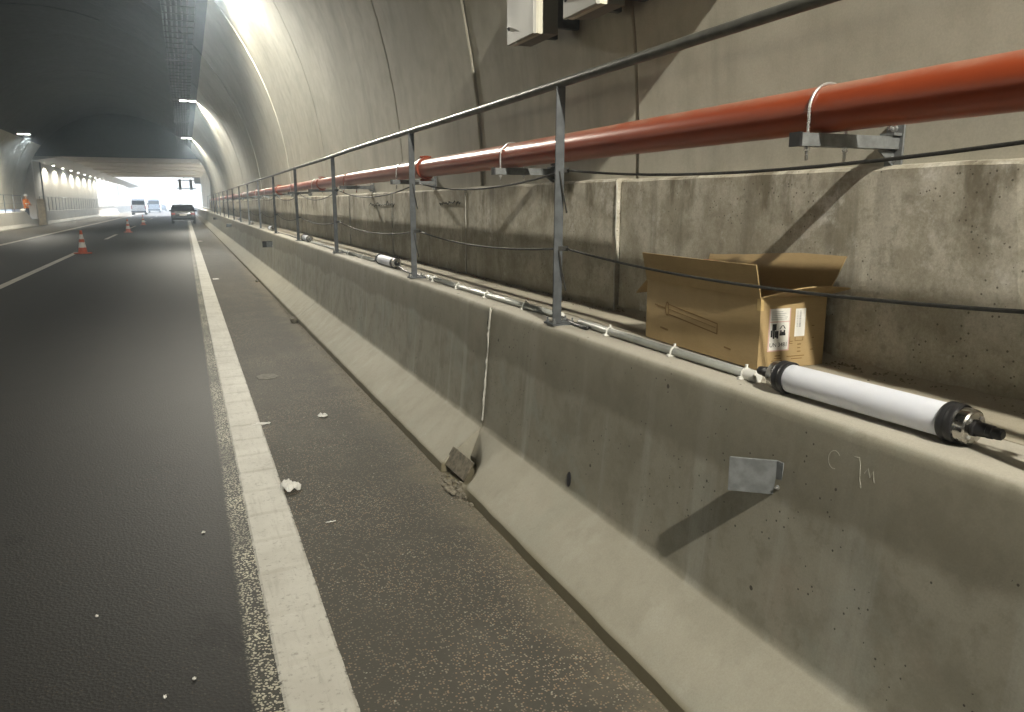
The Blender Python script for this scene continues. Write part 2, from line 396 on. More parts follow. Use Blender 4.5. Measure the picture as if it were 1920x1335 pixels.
for y in (40.2, 57.5, 74.5, 91, 108):
    tag(sheet('lane_line', -3.53, -3.38, y, y + 6.2, .005, M['paint'], th=.004), kind='structure')
tag(sheet('verge_line', -6.93, -6.72, -40, 190, .005, M['paint'], th=.004), kind='structure')

# ------------------------------------------------------------------ tunnel lining: rings of cast panels over a dark backing
XC, ZC, RAD = -4.5, 1.70, 6.78
Y_END = 70.0
def arc(r, a0, a1, n): return [(XC + r*math.cos(a0+(a1-a0)*i/n), ZC + r*math.sin(a0+(a1-a0)*i/n)) for i in range(n+1)]
lin = tag(empty('tunnel_lining', (XC, 0, 0)), 'arched concrete tunnel lining of ring panels with thin dark joints above the wall', 'tunnel')
A0, A1 = R(-1), R(184)
def ring(y0, y1, dr):
    mb = MB(); inn = arc(RAD + dr, A0, A1, 56); out_ = arc(RAD + .25, A0, A1, 56)[::-1]
    n = len(inn); vs = []; fs = []
    b = .008
    for y, d in ((y0, b), (y0 + b, 0), (y1 - b, 0), (y1, b)):
        vs += [(x, y, z) for x, z in arc(RAD + dr + d, A0, A1, 56)]
    vs += [(x, y0, z) for x, z in arc(RAD + .2, A0, A1, 56)]; vs += [(x, y1, z) for x, z in arc(RAD + .2, A0, A1, 56)]
    for j in range(3):
        for i in range(n-1): fs.append((j*n+i, j*n+i+1, (j+1)*n+i+1, (j+1)*n+i))
    for i in range(n-1):
        fs.append((i, i+1, 4*n+i+1, 4*n+i)); fs.append((3*n+i, 3*n+i+1, 5*n+i+1, 5*n+i))
    mb.add(vs, fs)
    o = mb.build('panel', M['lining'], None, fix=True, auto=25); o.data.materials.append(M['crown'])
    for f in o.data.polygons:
        if f.center.z > 5.86: f.material_index = 1        # dark colour stands in for the unlit vault above the lamps
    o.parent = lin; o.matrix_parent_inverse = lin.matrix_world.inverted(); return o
joints = [3.72 - 2.45*k for k in range(26, 0, -1)] + [3.72, 6.13, 8.60, 11.15] + [11.15 + 2.47*k for k in range(1, 24)] + [Y_END]
for a, b in zip(joints[:-1], joints[1:]):
    g_ = random.uniform(.010, .019)
    ring(a + g_, b - g_, random.uniform(-.010, .010))
mb = MB(); bo = arc(RAD + .13, A0, A1, 40)
mb.extr_y(bo + arc(RAD + .45, A0, A1, 40)[::-1], [joints[0] - .5, Y_END + .3]); o = mb.build('joint_backing', M['joint']); o.parent = lin; o.matrix_parent_inverse = lin.matrix_world.inverted()

# ------------------------------------------------------------------ stained lower side wall in panels
sw = tag(empty('side_wall', (2.2, 0, .9)), 'stained dark grey concrete side wall in panels behind the walkway under the red pipe', 'wall')
def wall_panel(y0, y1, zt, bx=0.0):
    mb = MB(); n = max(6, int((y1-y0)/.07)); ys = [y0 + (y1-y0)*i/n for i in range(n+1)]
    prof = [(2.2+bx, .85), (2.2+bx, 1.2), (2.2+bx, zt-.012), (2.212+bx, zt), (2.33, zt+.012), (2.34, .85)]
    def off(i, x, y, z):
        k = mnoise.noise(Vector((y*6, z*3, 2)))
        c = max(0, mnoise.noise(Vector((y*3.1, 5, 1))) - .42) * .05
        if i in (2, 3): return (.003*k + c*.7, 0, .004*k - c)
        if i in (0, 1): return (.003*k, 0, 0)
        return (0, 0, 0)
    mb.extr_y(prof, ys, True, off)
    o = mb.build('panel', M['sidewall'], None); o.parent = sw; o.matrix_parent_inverse = sw.matrix_world.inverted()
wj = [3.80 - 2.53*k for k in range(8, 0, -1)] + [3.80, 6.33, 8.90, 11.43, 13.95] + [13.95 + 2.53*k for k in range(1, 27)]
for a, b in zip(wj[:-1], wj[1:]):
    if a < -9: continue
    wall_panel(a + random.uniform(.004, .012), b - random.uniform(.004, .012), 1.73 + random.uniform(-.006, .006), .03 if b < 3.9 else random.uniform(-.004, .006))
mb = MB(); mb.box(2.27, 2.3, wj[0], wj[-1], .8, 1.70); o = mb.build('joint_backing', M['joint']); o.parent = sw; o.matrix_parent_inverse = sw.matrix_world.inverted()
for y in (3.80, 6.33, 8.90, 11.43):     # sealant squeezed out along one lip of the joint
    mb = MB(); pts = [(2.197 + random.uniform(-.001, .003), y - .008 + random.uniform(-.003, .003), 1.0 + .715*i/16) for i in range(17)]
    mb.tube(pts, .0045, 5); o = mb.build('sealant', M['joint_pale']); o.parent = sw; o.matrix_parent_inverse = sw.matrix_world.inverted()

# ------------------------------------------------------------------ walkway
def walkway():
    mb = MB(); ys = []; y = -9.0
    while y < 16: ys.append(y); y += .045
    while y < 70: ys.append(y); y += 1.0
    prof = [(1.93, .6), (1.93, .985), (1.935, .996), (1.99, 1.0), (2.06, 1.0), (2.12, 1.001), (2.165, 1.006), (2.195, 1.012), (2.235, 1.034), (2.235, .6)]
    def off(i, x, y, z):
        k = mnoise.fractal(Vector((x*9, y*5, 0)), 1, 2, 3)
        if i in (1, 2): return (.006*mnoise.noise(Vector((y*9, 0, 0))), 0, .002*k)
        if 3 <= i <= 5: return (0, 0, .003*k)
        if 6 <= i <= 8: return (0, 0, .012*k*(i-5)*.6)
        return (0, 0, 0)
    mb.extr_y(prof, ys, True, off); return mb.build('walkway', M['walk'], auto=40)
tag(walkway(), kind='structure')

# ------------------------------------------------------------------ precast concrete barriers, each segment a thing
def barrier(y0, y1, notch=0.0, label='', fine=True):
    prof = [(1.318, -.05), (1.318, .0), (1.322, .052), (1.345, .075), (1.450, .158), (1.572, .252), (1.581, .263), (1.585, .29), (1.605, .5), (1.627, .78), (1.641, .955), (1.646, .975), (1.655, .99), (1.672, .998), (1.70, 1.0), (1.80, 1.0), (1.918, .998), (1.924, .98), (1.924, -.05)]
    n = int((y1-y0)/(.06 if fine else .8)) + 1
    ys = [y0, y0 + .006] + [y0 + .02 + (y1-y0-.04)*i/n for i in range(n+1)] + [y1 - .006, y1]
    def off(i, x, y, z):
        e = .006 if y in (ys[0], ys[-1]) else 0
        k = mnoise.noise(Vector((y*7, z*7, x*5))); dx = dz = 0.0
        if 1 <= i <= 3: dx, dz = .004*k, .003*k
        if 10 <= i <= 13: dx, dz = .0025*k, .0015*k
        if 4 <= i <= 9: dx = .0015*k
        if e and i < 15: dx += e
        if notch and y1 - y < notch and i in (2, 3, 4):      # broken toe corner
            t = 1 - (y1-y)/notch
            t = min(1, t*1.6); dx += (.15 if i < 4 else .06)*t*(1 + .5*k); dz -= (.055 if i == 3 else .04 if i == 2 else .07)*t
        return (dx, 0, dz)
    mb = MB(); mb.extr_y(prof, ys, True, off)
    o = mb.build('concrete_barrier', M['barrier'], auto=35)
    # origin at the segment's base
    c = Vector((1.6, (y0+y1)/2, 0)); o.data.transform(Matrix.Translation(-c)); o.location = c
    return tag(o, label, 'barrier', 'concrete barrier segments along the shoulder')
BJ = [-8.2, -1.95, 4.29, 10.9, 16.95, 23.1, 29.3, 35.5, 41.7, 47.9, 54.1, 60.3, 66.5, 70]
for i, (a, b) in enumerate(zip(BJ[:-1], BJ[1:])):
    lab = '%s concrete barrier segment beyond the broken toe corner' % ORD[max(0, i-2)] if i else 'concrete barrier segment behind the one carrying the galvanised bracket'
    if i == 1: lab = 'concrete barrier segment with galvanised bracket on its face below the cardboard box'
    elif i == 2: lab = 'concrete barrier segment under the white-capped conduit run, starting at the broken toe corner'
    barrier(a + .007, b - .007, 0.42 if i == 1 else 0, lab, i < 5)
# mortar squeezed in the nearest joint
mb = MB(); pts = []
for i in range(40):
    t = i/39; z = .30 + .69*t; x = 1.585 + (z-.29)*.083 + .002
    pts.append((x + random.uniform(-.003, .002), 4.29 + .012*mnoise.noise(Vector((0, t*7, 0))), z))
mb.tube(pts, [random.uniform(.004, .011) for _ in pts], 6)
tag(mb.build('joint_mortar', M['joint_pale'], auto=60), 'ragged pale mortar bead in the barrier joint above the broken corner', 'mortar')
# rubble and a rusty toe plate at the broken corner
mb = MB(); Mx = Matrix.Translation((1.395, 4.20, .095)) @ Matrix.Rotation(R(-58), 4, 'Y') @ Matrix.Rotation(R(6), 4, 'X')
mb.box(-.07, .05, -.17, .12, -.007, .007, Mx)
tag(mb.build('toe_plate', M['rust'], bevel=.003), 'rusty flat plate leaning on the broken toe corner of the barrier', 'plate')
def rock(name, c, s, mat, label, cat, group, seed):
    bm = bmesh.new(); bmesh.ops.create_icosphere(bm, subdivisions=2, radius=1)
    for v in bm.verts:
        k = 1 + .45*mnoise.noise(v.co*1.3 + Vector((seed*3.1, 0, 0))); v.co = Vector((v.co.x*s[0], v.co.y*s[1], v.co.z*s[2]))*k
    me = bpy.data.meshes.new(name); bm.to_mesh(me); bm.free(); me.materials.append(mat)
    o = bpy.data.objects.new(name, me); COL.objects.link(o); o.location = c; return tag(o, label, cat, group)
for i in range(22):
    y = random.uniform(3.62, 4.32); s = random.uniform(.007, .022)
    rock('rubble', (1.31 + random.uniform(-.05, .05), y, s*.5), (s, s*1.3, s*.75), M['dirt'], 'small broken concrete lump at the broken barrier toe corner', 'rubble', 'rubble at the broken toe corner', i)
for (y, s) in ((10.85, .075), (10.98, .05), (16.9, .05)):
    rock('debris_clump', (1.27, y, s*.45), (s*.7, s, s*.7), M['dirt'], '%s brown dirt clump at the barrier foot beyond the broken corner' % ORD[[10.85, 10.98, 16.9].index(y)], 'debris', 'dirt clumps at barrier joints', int(y*7))
# grit drifted along the toe: uncountable
mb = MB()
for k in range(2600):
    y = random.uniform(1.2, 14); x = 1.312 - abs(random.gauss(0, .035)); s = random.uniform(.0015, .0055)
    mb.add([(x-s, y, .0005), (x+s*.6, y+s, .0005), (x+s*.5, y-s, .0005), (x, y, s*1.3)], [(0,2,3), (2,1,3), (1,0,3)])
tag(mb.build('grit', M['dirt'], fix=False), 'brown grit drifted along the foot of the barrier', 'grit', kind='stuff')
mb = MB()
for k in range(1500):
    y = random.uniform(1.0, 9); x = (2.227 if y < 3.78 else 2.197) - abs(random.gauss(0, .03)); s = random.uniform(.0015, .007)
    z0 = 1.0 + max(0, .03 - (2.25-x)*.36)
    mb.add([(x-s, y, z0), (x+s*.6, y+s*2, z0), (x+s*.5, y-s*2, z0), (x, y, z0 + s*1.2)], [(0,2,3), (2,1,3), (1,0,3)])
tag(mb.build('wall_foot_debris', M['dirt'], fix=False), 'dry brown debris along the foot of the stained wall', 'debris', kind='stuff')
# black disc for the shade in an uncut anchor hole, and scratched letters on the near segment
mb = MB(); n = 14
Mh = Matrix.Translation((1.5885, 3.115, .318)) @ Matrix.Rotation(R(-85), 4, 'Y')
mb.lathe([(.025, -.004), (.0255, .004), (.021, .0055), (.001, .0055)], M=Mh @ Matrix.Diagonal((1.45, .75, 1, 1)), n=n)
tag(mb.build('anchor_hole_disc', M['rubber'], auto=30), 'small black oval disc painting the shade of an anchor hole low on the near barrier face', 'hole')
def stroke(mb, pts, r): mb.tube(pts, r, 5)
def face_x(z): return 1.585 + (z-.29)*.083
sl = tag(empty('scratched_letters', (1.633, 1.5, .87)), 'pale scratched letters on the barrier face next to the galvanised bracket', 'writing')
cpts = [(1.572 + .022*math.cos(a), .893 + .026*math.sin(a)) for a in [R(40 + 25*i) for i in range(11)]]
for pts_, r_ in (([(2*1.572 - y, z) for y, z in cpts], .0016), (((1.505, .922), (1.488, .925), (1.482, .905), (1.478, .872), (1.470, .845)), .0015), (((1.465, .888), (1.455, .905), (1.446, .882), (1.438, .902), (1.430, .874)), .0015)):
    mb = MB(); stroke(mb, [(face_x(z) + .0012, y, z) for y, z in pts_], r_)
    o = mb.build('stroke', M['chalk']); o.parent = sl; o.matrix_parent_inverse = sl.matrix_world.inverted()
# scrawls on the far wall panels
for (y0, y1, z0, seed) in ((8.75, 10.05, 1.585, 1), (6.45, 7.05, 1.60, 2)):
    mb = MB(); pts = []
    for i in range(60):
        t = i/59; pts.append((2.1965, y1 + (y0-y1)*t, z0 + .045*mnoise.noise(Vector((t*13, seed*5, 0))) + .02*mnoise.noise(Vector((t*31, seed, 3))) + .012*t))
    stroke(mb, pts, .0042)
    tag(mb.build('wall_scrawl', M['soot']), 'dark handwritten scrawl near the top of the wall between railing posts' if seed == 1 else 'short dark scrawl on the wall just past the second railing post', 'writing')

# ------------------------------------------------------------------ railing on the barrier: posts, handrail, wire ropes
PY = [0.86, 3.50, 6.18, 9.75, 13.3, 16.8, 20.3, 24.0, 27.7, 31.6, 35.6, 39.7, 44.0, 48.4, 53.0, 57.6, 62.4, 67.2]
RZ, RX = 2.165, 1.70
rl = tag(empty('railing', (RX, PY[0], 1.0)), 'dark steel railing with round handrail and sagging wire ropes on the barrier top', 'railing')
def rpart(mb, name, mat, **k):
    o = mb.build(name, mat, None, **k); o.parent = rl; o.matrix_parent_inverse = rl.matrix_world.inverted(); return o
def post_mesh(tw):
    mb = MB()
    mb.box(-.024, .022, -.006, .004, 0, 1.15); mb.box(.012, .022, .004, .046, 0, 1.15)
    return mb.mesh('post', M['rail'])
pm = post_mesh(0)
plm = MB().box(-.045, .085, -.05, .06, 0, .010).mesh('base_plate', M['rail'])
bm_ = MB().lathe([(.009, .010), (.009, .020), (.005, .022), (.005, .034)], (0, 0, 0), 6).mesh('bolt', M['galv'])
for i, y in enumerate(PY):
    if i < 4:
        for (x, dy) in ((-.03, -.035), (.07, -.035), (-.03, .045), (.07, .045)):
            o = bpy.data.objects.new('bolt', bm_); COL.objects.link(o); o.parent = rl; o.location = (x, y + dy - PY[0], 0)
    for nm, me, z in (('post', pm, 1.003), ('base_plate', plm, 1.0)):
        o = bpy.data.objects.new(nm, me); COL.objects.link(o); o.parent = rl; o.location = (0, y - PY[0], z - 1.0)
        if nm == 'post': o.rotation_euler = (R(random.uniform(-.3, .3)), R(random.uniform(-.4, .4)), R(random.uniform(-3, 3)))
mb = MB(); mb.tube([(RX, y, RZ + .003*math.sin(y)) for y in [-.9] + [PY[0] + (PY[-1]-PY[0])*i/60 for i in range(61)]], .021, 14)
rpart(mb, 'handrail', M['railtop'], smooth=True)
def rope(z, sag, nm):
    mb = MB()
    for a, b in zip(PY[:-1], PY[1:]):
        s = sag*random.uniform(.85, 1.3)*((b-a)/2.66)**1.5
        pts = []; n = 14 if a < 20 else 5
        for i in range(n+1):
            t = i/n; pts.append((RX + .046 + .003*math.sin(t*3), a + (b-a)*t, z - 4*s*t*(1-t)))
        mb.tube(pts, .0055, 7)
        mb.box(RX + .0, RX + .055, a - .008, a + .008, z - .012, z + .012)
    rpart(mb, nm, M['cable'], smooth=False)
rope(1.762, .056, 'upper_wire_rope'); rope(1.380, .042, 'lower_wire_rope')
for y in PY[1:3]:    # loose rope tails hanging down the posts
    for z in (1.755, 1.372):
        mb = MB(); mb.tube([(RX + .0, y - .012, z), (RX + .012, y - .024, z - .09), (RX + .03, y - .036, z - .2)], .004, 6); rpart(mb, 'rope_tail', M['cable'])

# ------------------------------------------------------------------ red fire main with couplings, brackets and U-bolts
PX, PZ, PR = 1.962, 1.901, .075
pp = tag(empty('fire_main', (PX, 0, PZ)), 'glossy red fire main pipe running along the wall behind the railing', 'pipe')
def ppart(mb, name, mat, parent=None, **k):
    o = mb.build(name, mat, None, **k); o.parent = pp; o.matrix_parent_inverse = pp.matrix_world.inverted(); return o
CY = [-4.7, 1.0 - 5.7 + 5.7*0 - 0, 6.75, 12.4, 18.1, 23.8, 29.5, 35.2, 40.9, 46.6, 52.3]
cuts = [-9, 6.68, 12.3, 18.1, 23.8, 29.5, 35.2, 40.9, 46.6, 52.3, 69.5]
for a, b in zip(cuts[:-1], cuts[1:]):
    mb = MB(); mb.tube([(PX, a + .004, PZ), (PX, (a+b)/2, PZ + .002), (PX, b - .004, PZ)], PR, 40); ppart(mb, 'pipe_length', M['pipe'], auto=40)
for y in cuts[1:-1]:
    mb = MB(); Mc = Matrix.Translation((PX, y, PZ)) @ Matrix.Rotation(R(90), 4, 'X')
    mb.lathe([(PR + .001, -.03), (PR + .016, -.03), (PR + .02, -.018), (PR + .02, .018), (PR + .016, .03), (PR + .001, .03)], M=Mc, n=32)
    for s in (-1, 1):
        mb.box(PX - .02, PX + .02, y - .024, y + .024, PZ + s*(PR + .005) - .012, PZ + s*(PR + .032) + .0)
        mb.cyl((PX - .05, y, PZ + s*(PR + .022)), (PX + .05, y, PZ + s*(PR + .022)), .008, 8)
    ppart(mb, 'coupling', M['pipe'], auto=40)
BY = [2.03, 4.72, 7.40] + [7.40 + 2.7*k for k in range(1, 13)]
for i, y in enumerate([-0.7] + BY):
    t = tag(empty('pipe_bracket', (PX, y, PZ - PR)), None)
    def q(mb, name, mat, **k):
        o = mb.build(name, mat, None, **k); o.parent = t; o.matrix_parent_inverse = t.matrix_world.inverted(); return o
    zb = PZ - PR - .002
    # channel arm: open top
    mb = MB(); mb.box(PX - .125, 2.262, y - .021, y + .021, zb - .041, zb - .037)
    mb.box(PX - .125, 2.262, y - .021, y - .018, zb - .037, zb); mb.box(PX - .125, 2.262, y + .018, y + .021, zb - .037, zb)
    q(mb, 'arm', M['galv'])
    mb = MB(); mb.box(PX - .135, PX - .124, y - .024, y + .024, zb - .043, zb + .002); q(mb, 'end_cap', M['rubber'])
    # wall angle plate and knee
    mb = MB(); mb.box(2.262, 2.27, y - .035, y + .035, zb - .10, zb + .045)
    mb.add([(2.262, y - .003, zb - .045), (2.262, y + .003, zb - .045), (2.19, y - .003, zb - .045), (2.19, y + .003, zb - .045), (2.262, y - .003, zb - .098), (2.262, y + .003, zb - .098)], [(0,2,4), (1,5,3), (2,3,5,4), (0,1,3,2), (0,4,5,1)])
    mb.box(2.225, 2.262, y - .03, y + .03, zb + .002, zb + .012)
    q(mb, 'wall_plate', M['galv'])
    for dz in (.028, -.075):
        mb = MB(); mb.lathe([(.012, 0), (.012, .010), (.006, .011), (.006, .03)], n=8, M=Matrix.Translation((2.262, y, zb + dz)) @ Matrix.Rotation(R(-90), 4, 'Y'))
        q(mb, 'anchor_bolt', M['zinc'])
    # U-bolt over the pipe with threaded ends under the arm
    mb = MB(); rr = PR + .006
    pts = [(PX - rr, y, zb - .085), (PX - rr, y, zb - .02), (PX - rr, y, PZ)] + [(PX - rr*math.cos(a), y, PZ + rr*math.sin(a)) for a in [math.pi*i/16 for i in range(1, 16)]] + [(PX + rr, y, PZ), (PX + rr, y, zb - .02), (PX + rr, y, zb - .085)]
    mb.tube(pts, .0052, 8)
    q(mb, 'u_bolt', M['zinc'] if i != 4 else M['pipe'], smooth=True)
    for s in (-1, 1): q(MB().lathe([(.011, zb - .055), (.011, zb - .044)], (PX + s*rr, y, 0), 6), 'nut', M['zinc'])
    lab = '%s pipe bracket with U-bolt beyond the one above the cardboard box' % ORD[max(0, i-2)] if i else 'pipe bracket out of view on the near side of the cardboard box'
    if i == 1: lab = 'galvanised pipe bracket with bright U-bolt above the open cardboard box'
    elif i == 2: lab = 'galvanised pipe bracket with U-bolt between the second railing post and the pipe coupling'
    tag(t, lab, 'bracket', 'pipe brackets along the red fire main')

# ------------------------------------------------------------------ wall cabinets
def cabinet(y0, y1, z0, h, label):
    t = tag(empty('wall_cabinet', (1.92, (y0+y1)/2, z0)), label, 'cabinet', 'grey wall cabinets')
    def q(mb, name, mat, p=None, **k):
        o = mb.build(name, mat, None, **k); o.parent = p or t; o.matrix_parent_inverse = (p or t).matrix_world.inverted(); return o
    d = q(MB().box(1.890, 1.912, y0, y1, z0, z0 + h), 'door', M['cab'], bevel=.004)
    bpy.context.view_layer.update()
    q(MB().lathe([(.012, 0), (.012, .006), (.004, .007), (.004, .012)], n=12, M=Matrix.Translation((1.889, y1 - .035, z0 + .09)) @ Matrix.Rotation(R(-90), 4, 'Y')), 'lock', M['rubber'], d)
    q(MB().box(1.909, 1.918, y0 - .001, y0 + .01, z0 + .004, z0 + h - .004), 'door_edge', M['cabedge'], d)
    q(MB().box(1.921, 1.952, y0 + .002, y1 - .002, z0 + .003, z0 + h), 'front_lip', M['cabedge'], bevel=.002)
    q(MB().box(1.952, 2.05, y0 + .006, y1 - .006, z0 + .006, z0 + h - .01), 'body', M['cabdark'], bevel=.003)
    for ya in (y0 + .03, y1 - .07): q(MB().box(2.05, 2.20, ya, ya + .04, z0 + .05, z0 + h - .05), 'standoff', M['rail'])
cabinet(4.24, 4.63, 2.545, .62, 'lower hanging grey wall cabinet with small black lock above the handrail')
cabinet(3.50, 3.86, 2.54, .62, 'grey wall cabinet hung between its twin and the lining joint, over the handrail')
cabinet(2.78, 3.14, 2.54, .62, 'grey wall cabinet out of view whose slanted shadow falls on the lining')

# ------------------------------------------------------------------ tubular lamps on the barrier top
def tube_lamp(a, b, label):
    a = Vector(a); b = Vector(b); L = (b-a).length
    t = empty('tube_lamp', a); t.rotation_euler = (b-a).to_track_quat('Z', 'X').to_euler(); tag(t, label, 'lamp', 'tubular lamps lying on the barrier top')
    part(MB().lathe([(.044, .03), (.045, .034), (.045, L-.034), (.044, L-.03)], n=40), 'diffuser', M['frost'], t, auto=40)
    for s, nm in ((0, 'near'), (1, 'far')):
        f = (lambda h: h) if s == 0 else (lambda h: L-h)
        def lz(pr): return [(r, f(h)) for r, h in pr] if s == 0 else [(r, f(h)) for r, h in pr][::-1]
        part(MB().lathe(lz([(.044, .006), (.050, .006), (.052, .010), (.052, .022), (.0495, .026), (.0495, .030), (.052, .034), (.052, .044), (.049, .048), (.045, .048)]), n=40), 'rubber_ring', M['rubber'], t, auto=40)
        c = part(MB().lathe(lz([(.02, -.026), (.040, -.026), (.0445, -.022), (.0455, -.016), (.0455, .008), (.044, .010)]), n=40), 'end_cap', M['steel'], t, auto=30)
        for k in range(4):
            mb = MB(); a_ = math.pi/4 + k*math.pi/2; Mx = Matrix.Translation((.031*math.cos(a_), .031*math.sin(a_), f(-.026))) @ (Matrix.Rotation(math.pi, 4, 'X') if s == 0 else Matrix())
            mb.lathe([(.0045, -.001), (.0045, .003), (.003, .005)], n=8, M=Mx)
            part(mb, 'screw', M['zinc'], c)
        part(MB().lathe(lz([(.010, -.098), (.014, -.094), (.0150, -.084), (.0135, -.076), (.0165, -.074), (.0175, -.062), (.015, -.060), (.017, -.055), (.018, -.034), (.0215, -.032), (.0215, -.024), (.016, -.024)]), n=20), 'cable_gland', M['rubber'], t, auto=30)
    return t
tube_lamp((1.742, 1.925, 1.0535), (1.772, 1.295, 1.0535), 'frosted white tube lamp with steel end cap and black gland beside the cardboard box')
for k, y in enumerate((7.15, 12.65, 18.3, 24.0, 29.6)):
    tube_lamp((1.79, y + .66, 1.0535), (1.79, y, 1.0535), '%s frosted tube lamp beyond the one beside the cardboard box' % ORD[k])

# ------------------------------------------------------------------ conduit runs with saddle clips
def conduit(pts, clips, label, ends=(True, True)):
    t = tag(empty('conduit_run', pts[0]), label, 'conduit', 'conduit runs along the barrier top')
    def q(mb, name, mat, **k):
        o = mb.build(name, mat, None, **k); o.parent = t; o.matrix_parent_inverse = t.matrix_world.inverted(); return o
    P = [Vector(p) for p in pts]
    q(MB().tube(P, .0155, 14), 'tube', M['conduit'], smooth=True)
    q(MB().tube([p + Vector((-.001, 0, .0135)) for p in P], .0055, 8), 'top_rib', M['conduit'], smooth=True)
    for y in clips:
        # x at y
        for a, b in zip(P[:-1], P[1:]):
            if min(a.y, b.y) <= y <= max(a.y, b.y):
                x = a.x + (b.x-a.x)*(y-a.y)/(b.y-a.y)
        mb = MB(); mb.box(x - .034, x + .028, y - .010, y + .010, 1.001, 1.006)
        pr = [(x - .020, 1.006), (x - .0195, 1.022)] + [(x + .0195*math.cos(a), 1.018 + .0195*math.sin(a)) for a in [math.pi*(1 - i/8) for i in range(9)]] + [(x + .020, 1.006)]
        mb.tube([(px, y, pz) for px, pz in pr], .0042, 6)
        mb.box(x - .004, x + .004, y - .004, y + .004, 1.036, 1.052)
        mb.lathe([(.006, 1.006), (.006, 1.011)], (x - .028, y, 0), 8)
        q(mb, 'saddle_clip', M['clip'])
    for e, f in zip((P[0], P[-1]), ends):
        if f: q(MB().lathe([(.012, -.03), (.021, -.03), (.021, .03), (.012, .03)], n=14, M=Matrix.Translation(e) @ Matrix.Rotation(R(90), 4, 'X')), 'coupler', M['clip'], auto=30)
conduit([(1.765, 2.09, 1.018), (1.768, 2.6, 1.018), (1.775, 3.1, 1.018), (1.79, 3.42, 1.018)], [2.12, 2.56, 3.09], 'grey conduit run with white saddle clips from the tube lamp to the railing post', (True, False))
conduit([(1.79, 3.66, 1.018), (1.772, 4.4, 1.018), (1.765, 5.2, 1.018), (1.775, 6.0, 1.018)], [4.08, 4.68, 5.25, 5.85], 'grey conduit run with white saddle clips between the two nearest railing posts')
conduit([(1.79, 8.1, 1.018), (1.785, 9.6, 1.018), (1.78, 12.4, 1.018)], [8.6, 9.4, 10.3, 11.4], 'distant grey conduit run with clips beyond the second tube lamp', (False, False))
def cable(pts, label, r=.008):
    # smooth through points
    P = [Vector(p) for p in pts]; out = []
    for i in range(len(P)-1):
        p0 = P[max(i-1, 0)]; p1 = P[i]; p2 = P[i+1]; p3 = P[min(i+2, len(P)-1)]
        for k in range(8):
            t = k/8; out.append(.5*((2*p1) + (p2-p0)*t + (2*p0-5*p1+4*p2-p3)*t*t + (3*p1-p0-3*p2+p3)*t**3))
    out.append(P[-1]); mb = MB(); mb.tube(out, r, 8)
    o = mb.build('supply_cable', M['rubber'], smooth=True)
    return tag(o, label, 'cable', 'black supply cables along the barrier top')
cable([(1.790, 3.40, 1.018), (1.775, 3.3, 1.012), (1.745, 3.28, 1.010), (1.768, 3.48, 1.010), (1.79, 3.6, 1.012), (1.79, 3.7, 1.018)], 'black cable joining the two conduit runs behind the railing post')
cable([(1.775, 5.98, 1.018), (1.785, 6.2, 1.01), (1.77, 6.6, 1.01), (1.79, 6.9, 1.012), (1.79, 7.06, 1.05)], 'black cable from the conduit run to the second tube lamp')
cable([(1.79, 7.90, 1.05), (1.785, 8.0, 1.02), (1.79, 8.1, 1.018)], 'short black cable leaving the second tube lamp')
cable([(1.78, 12.4, 1.018), (1.79, 12.5, 1.03), (1.79, 12.56, 1.05)], 'short black cable entering the third tube lamp')
cable([(1.79, 13.4, 1.05), (1.78, 14.0, 1.01), (1.80, 15.5, 1.01), (1.78, 17.0, 1.01), (1.79, 18.2, 1.05)], 'long black cable between distant tube lamps')

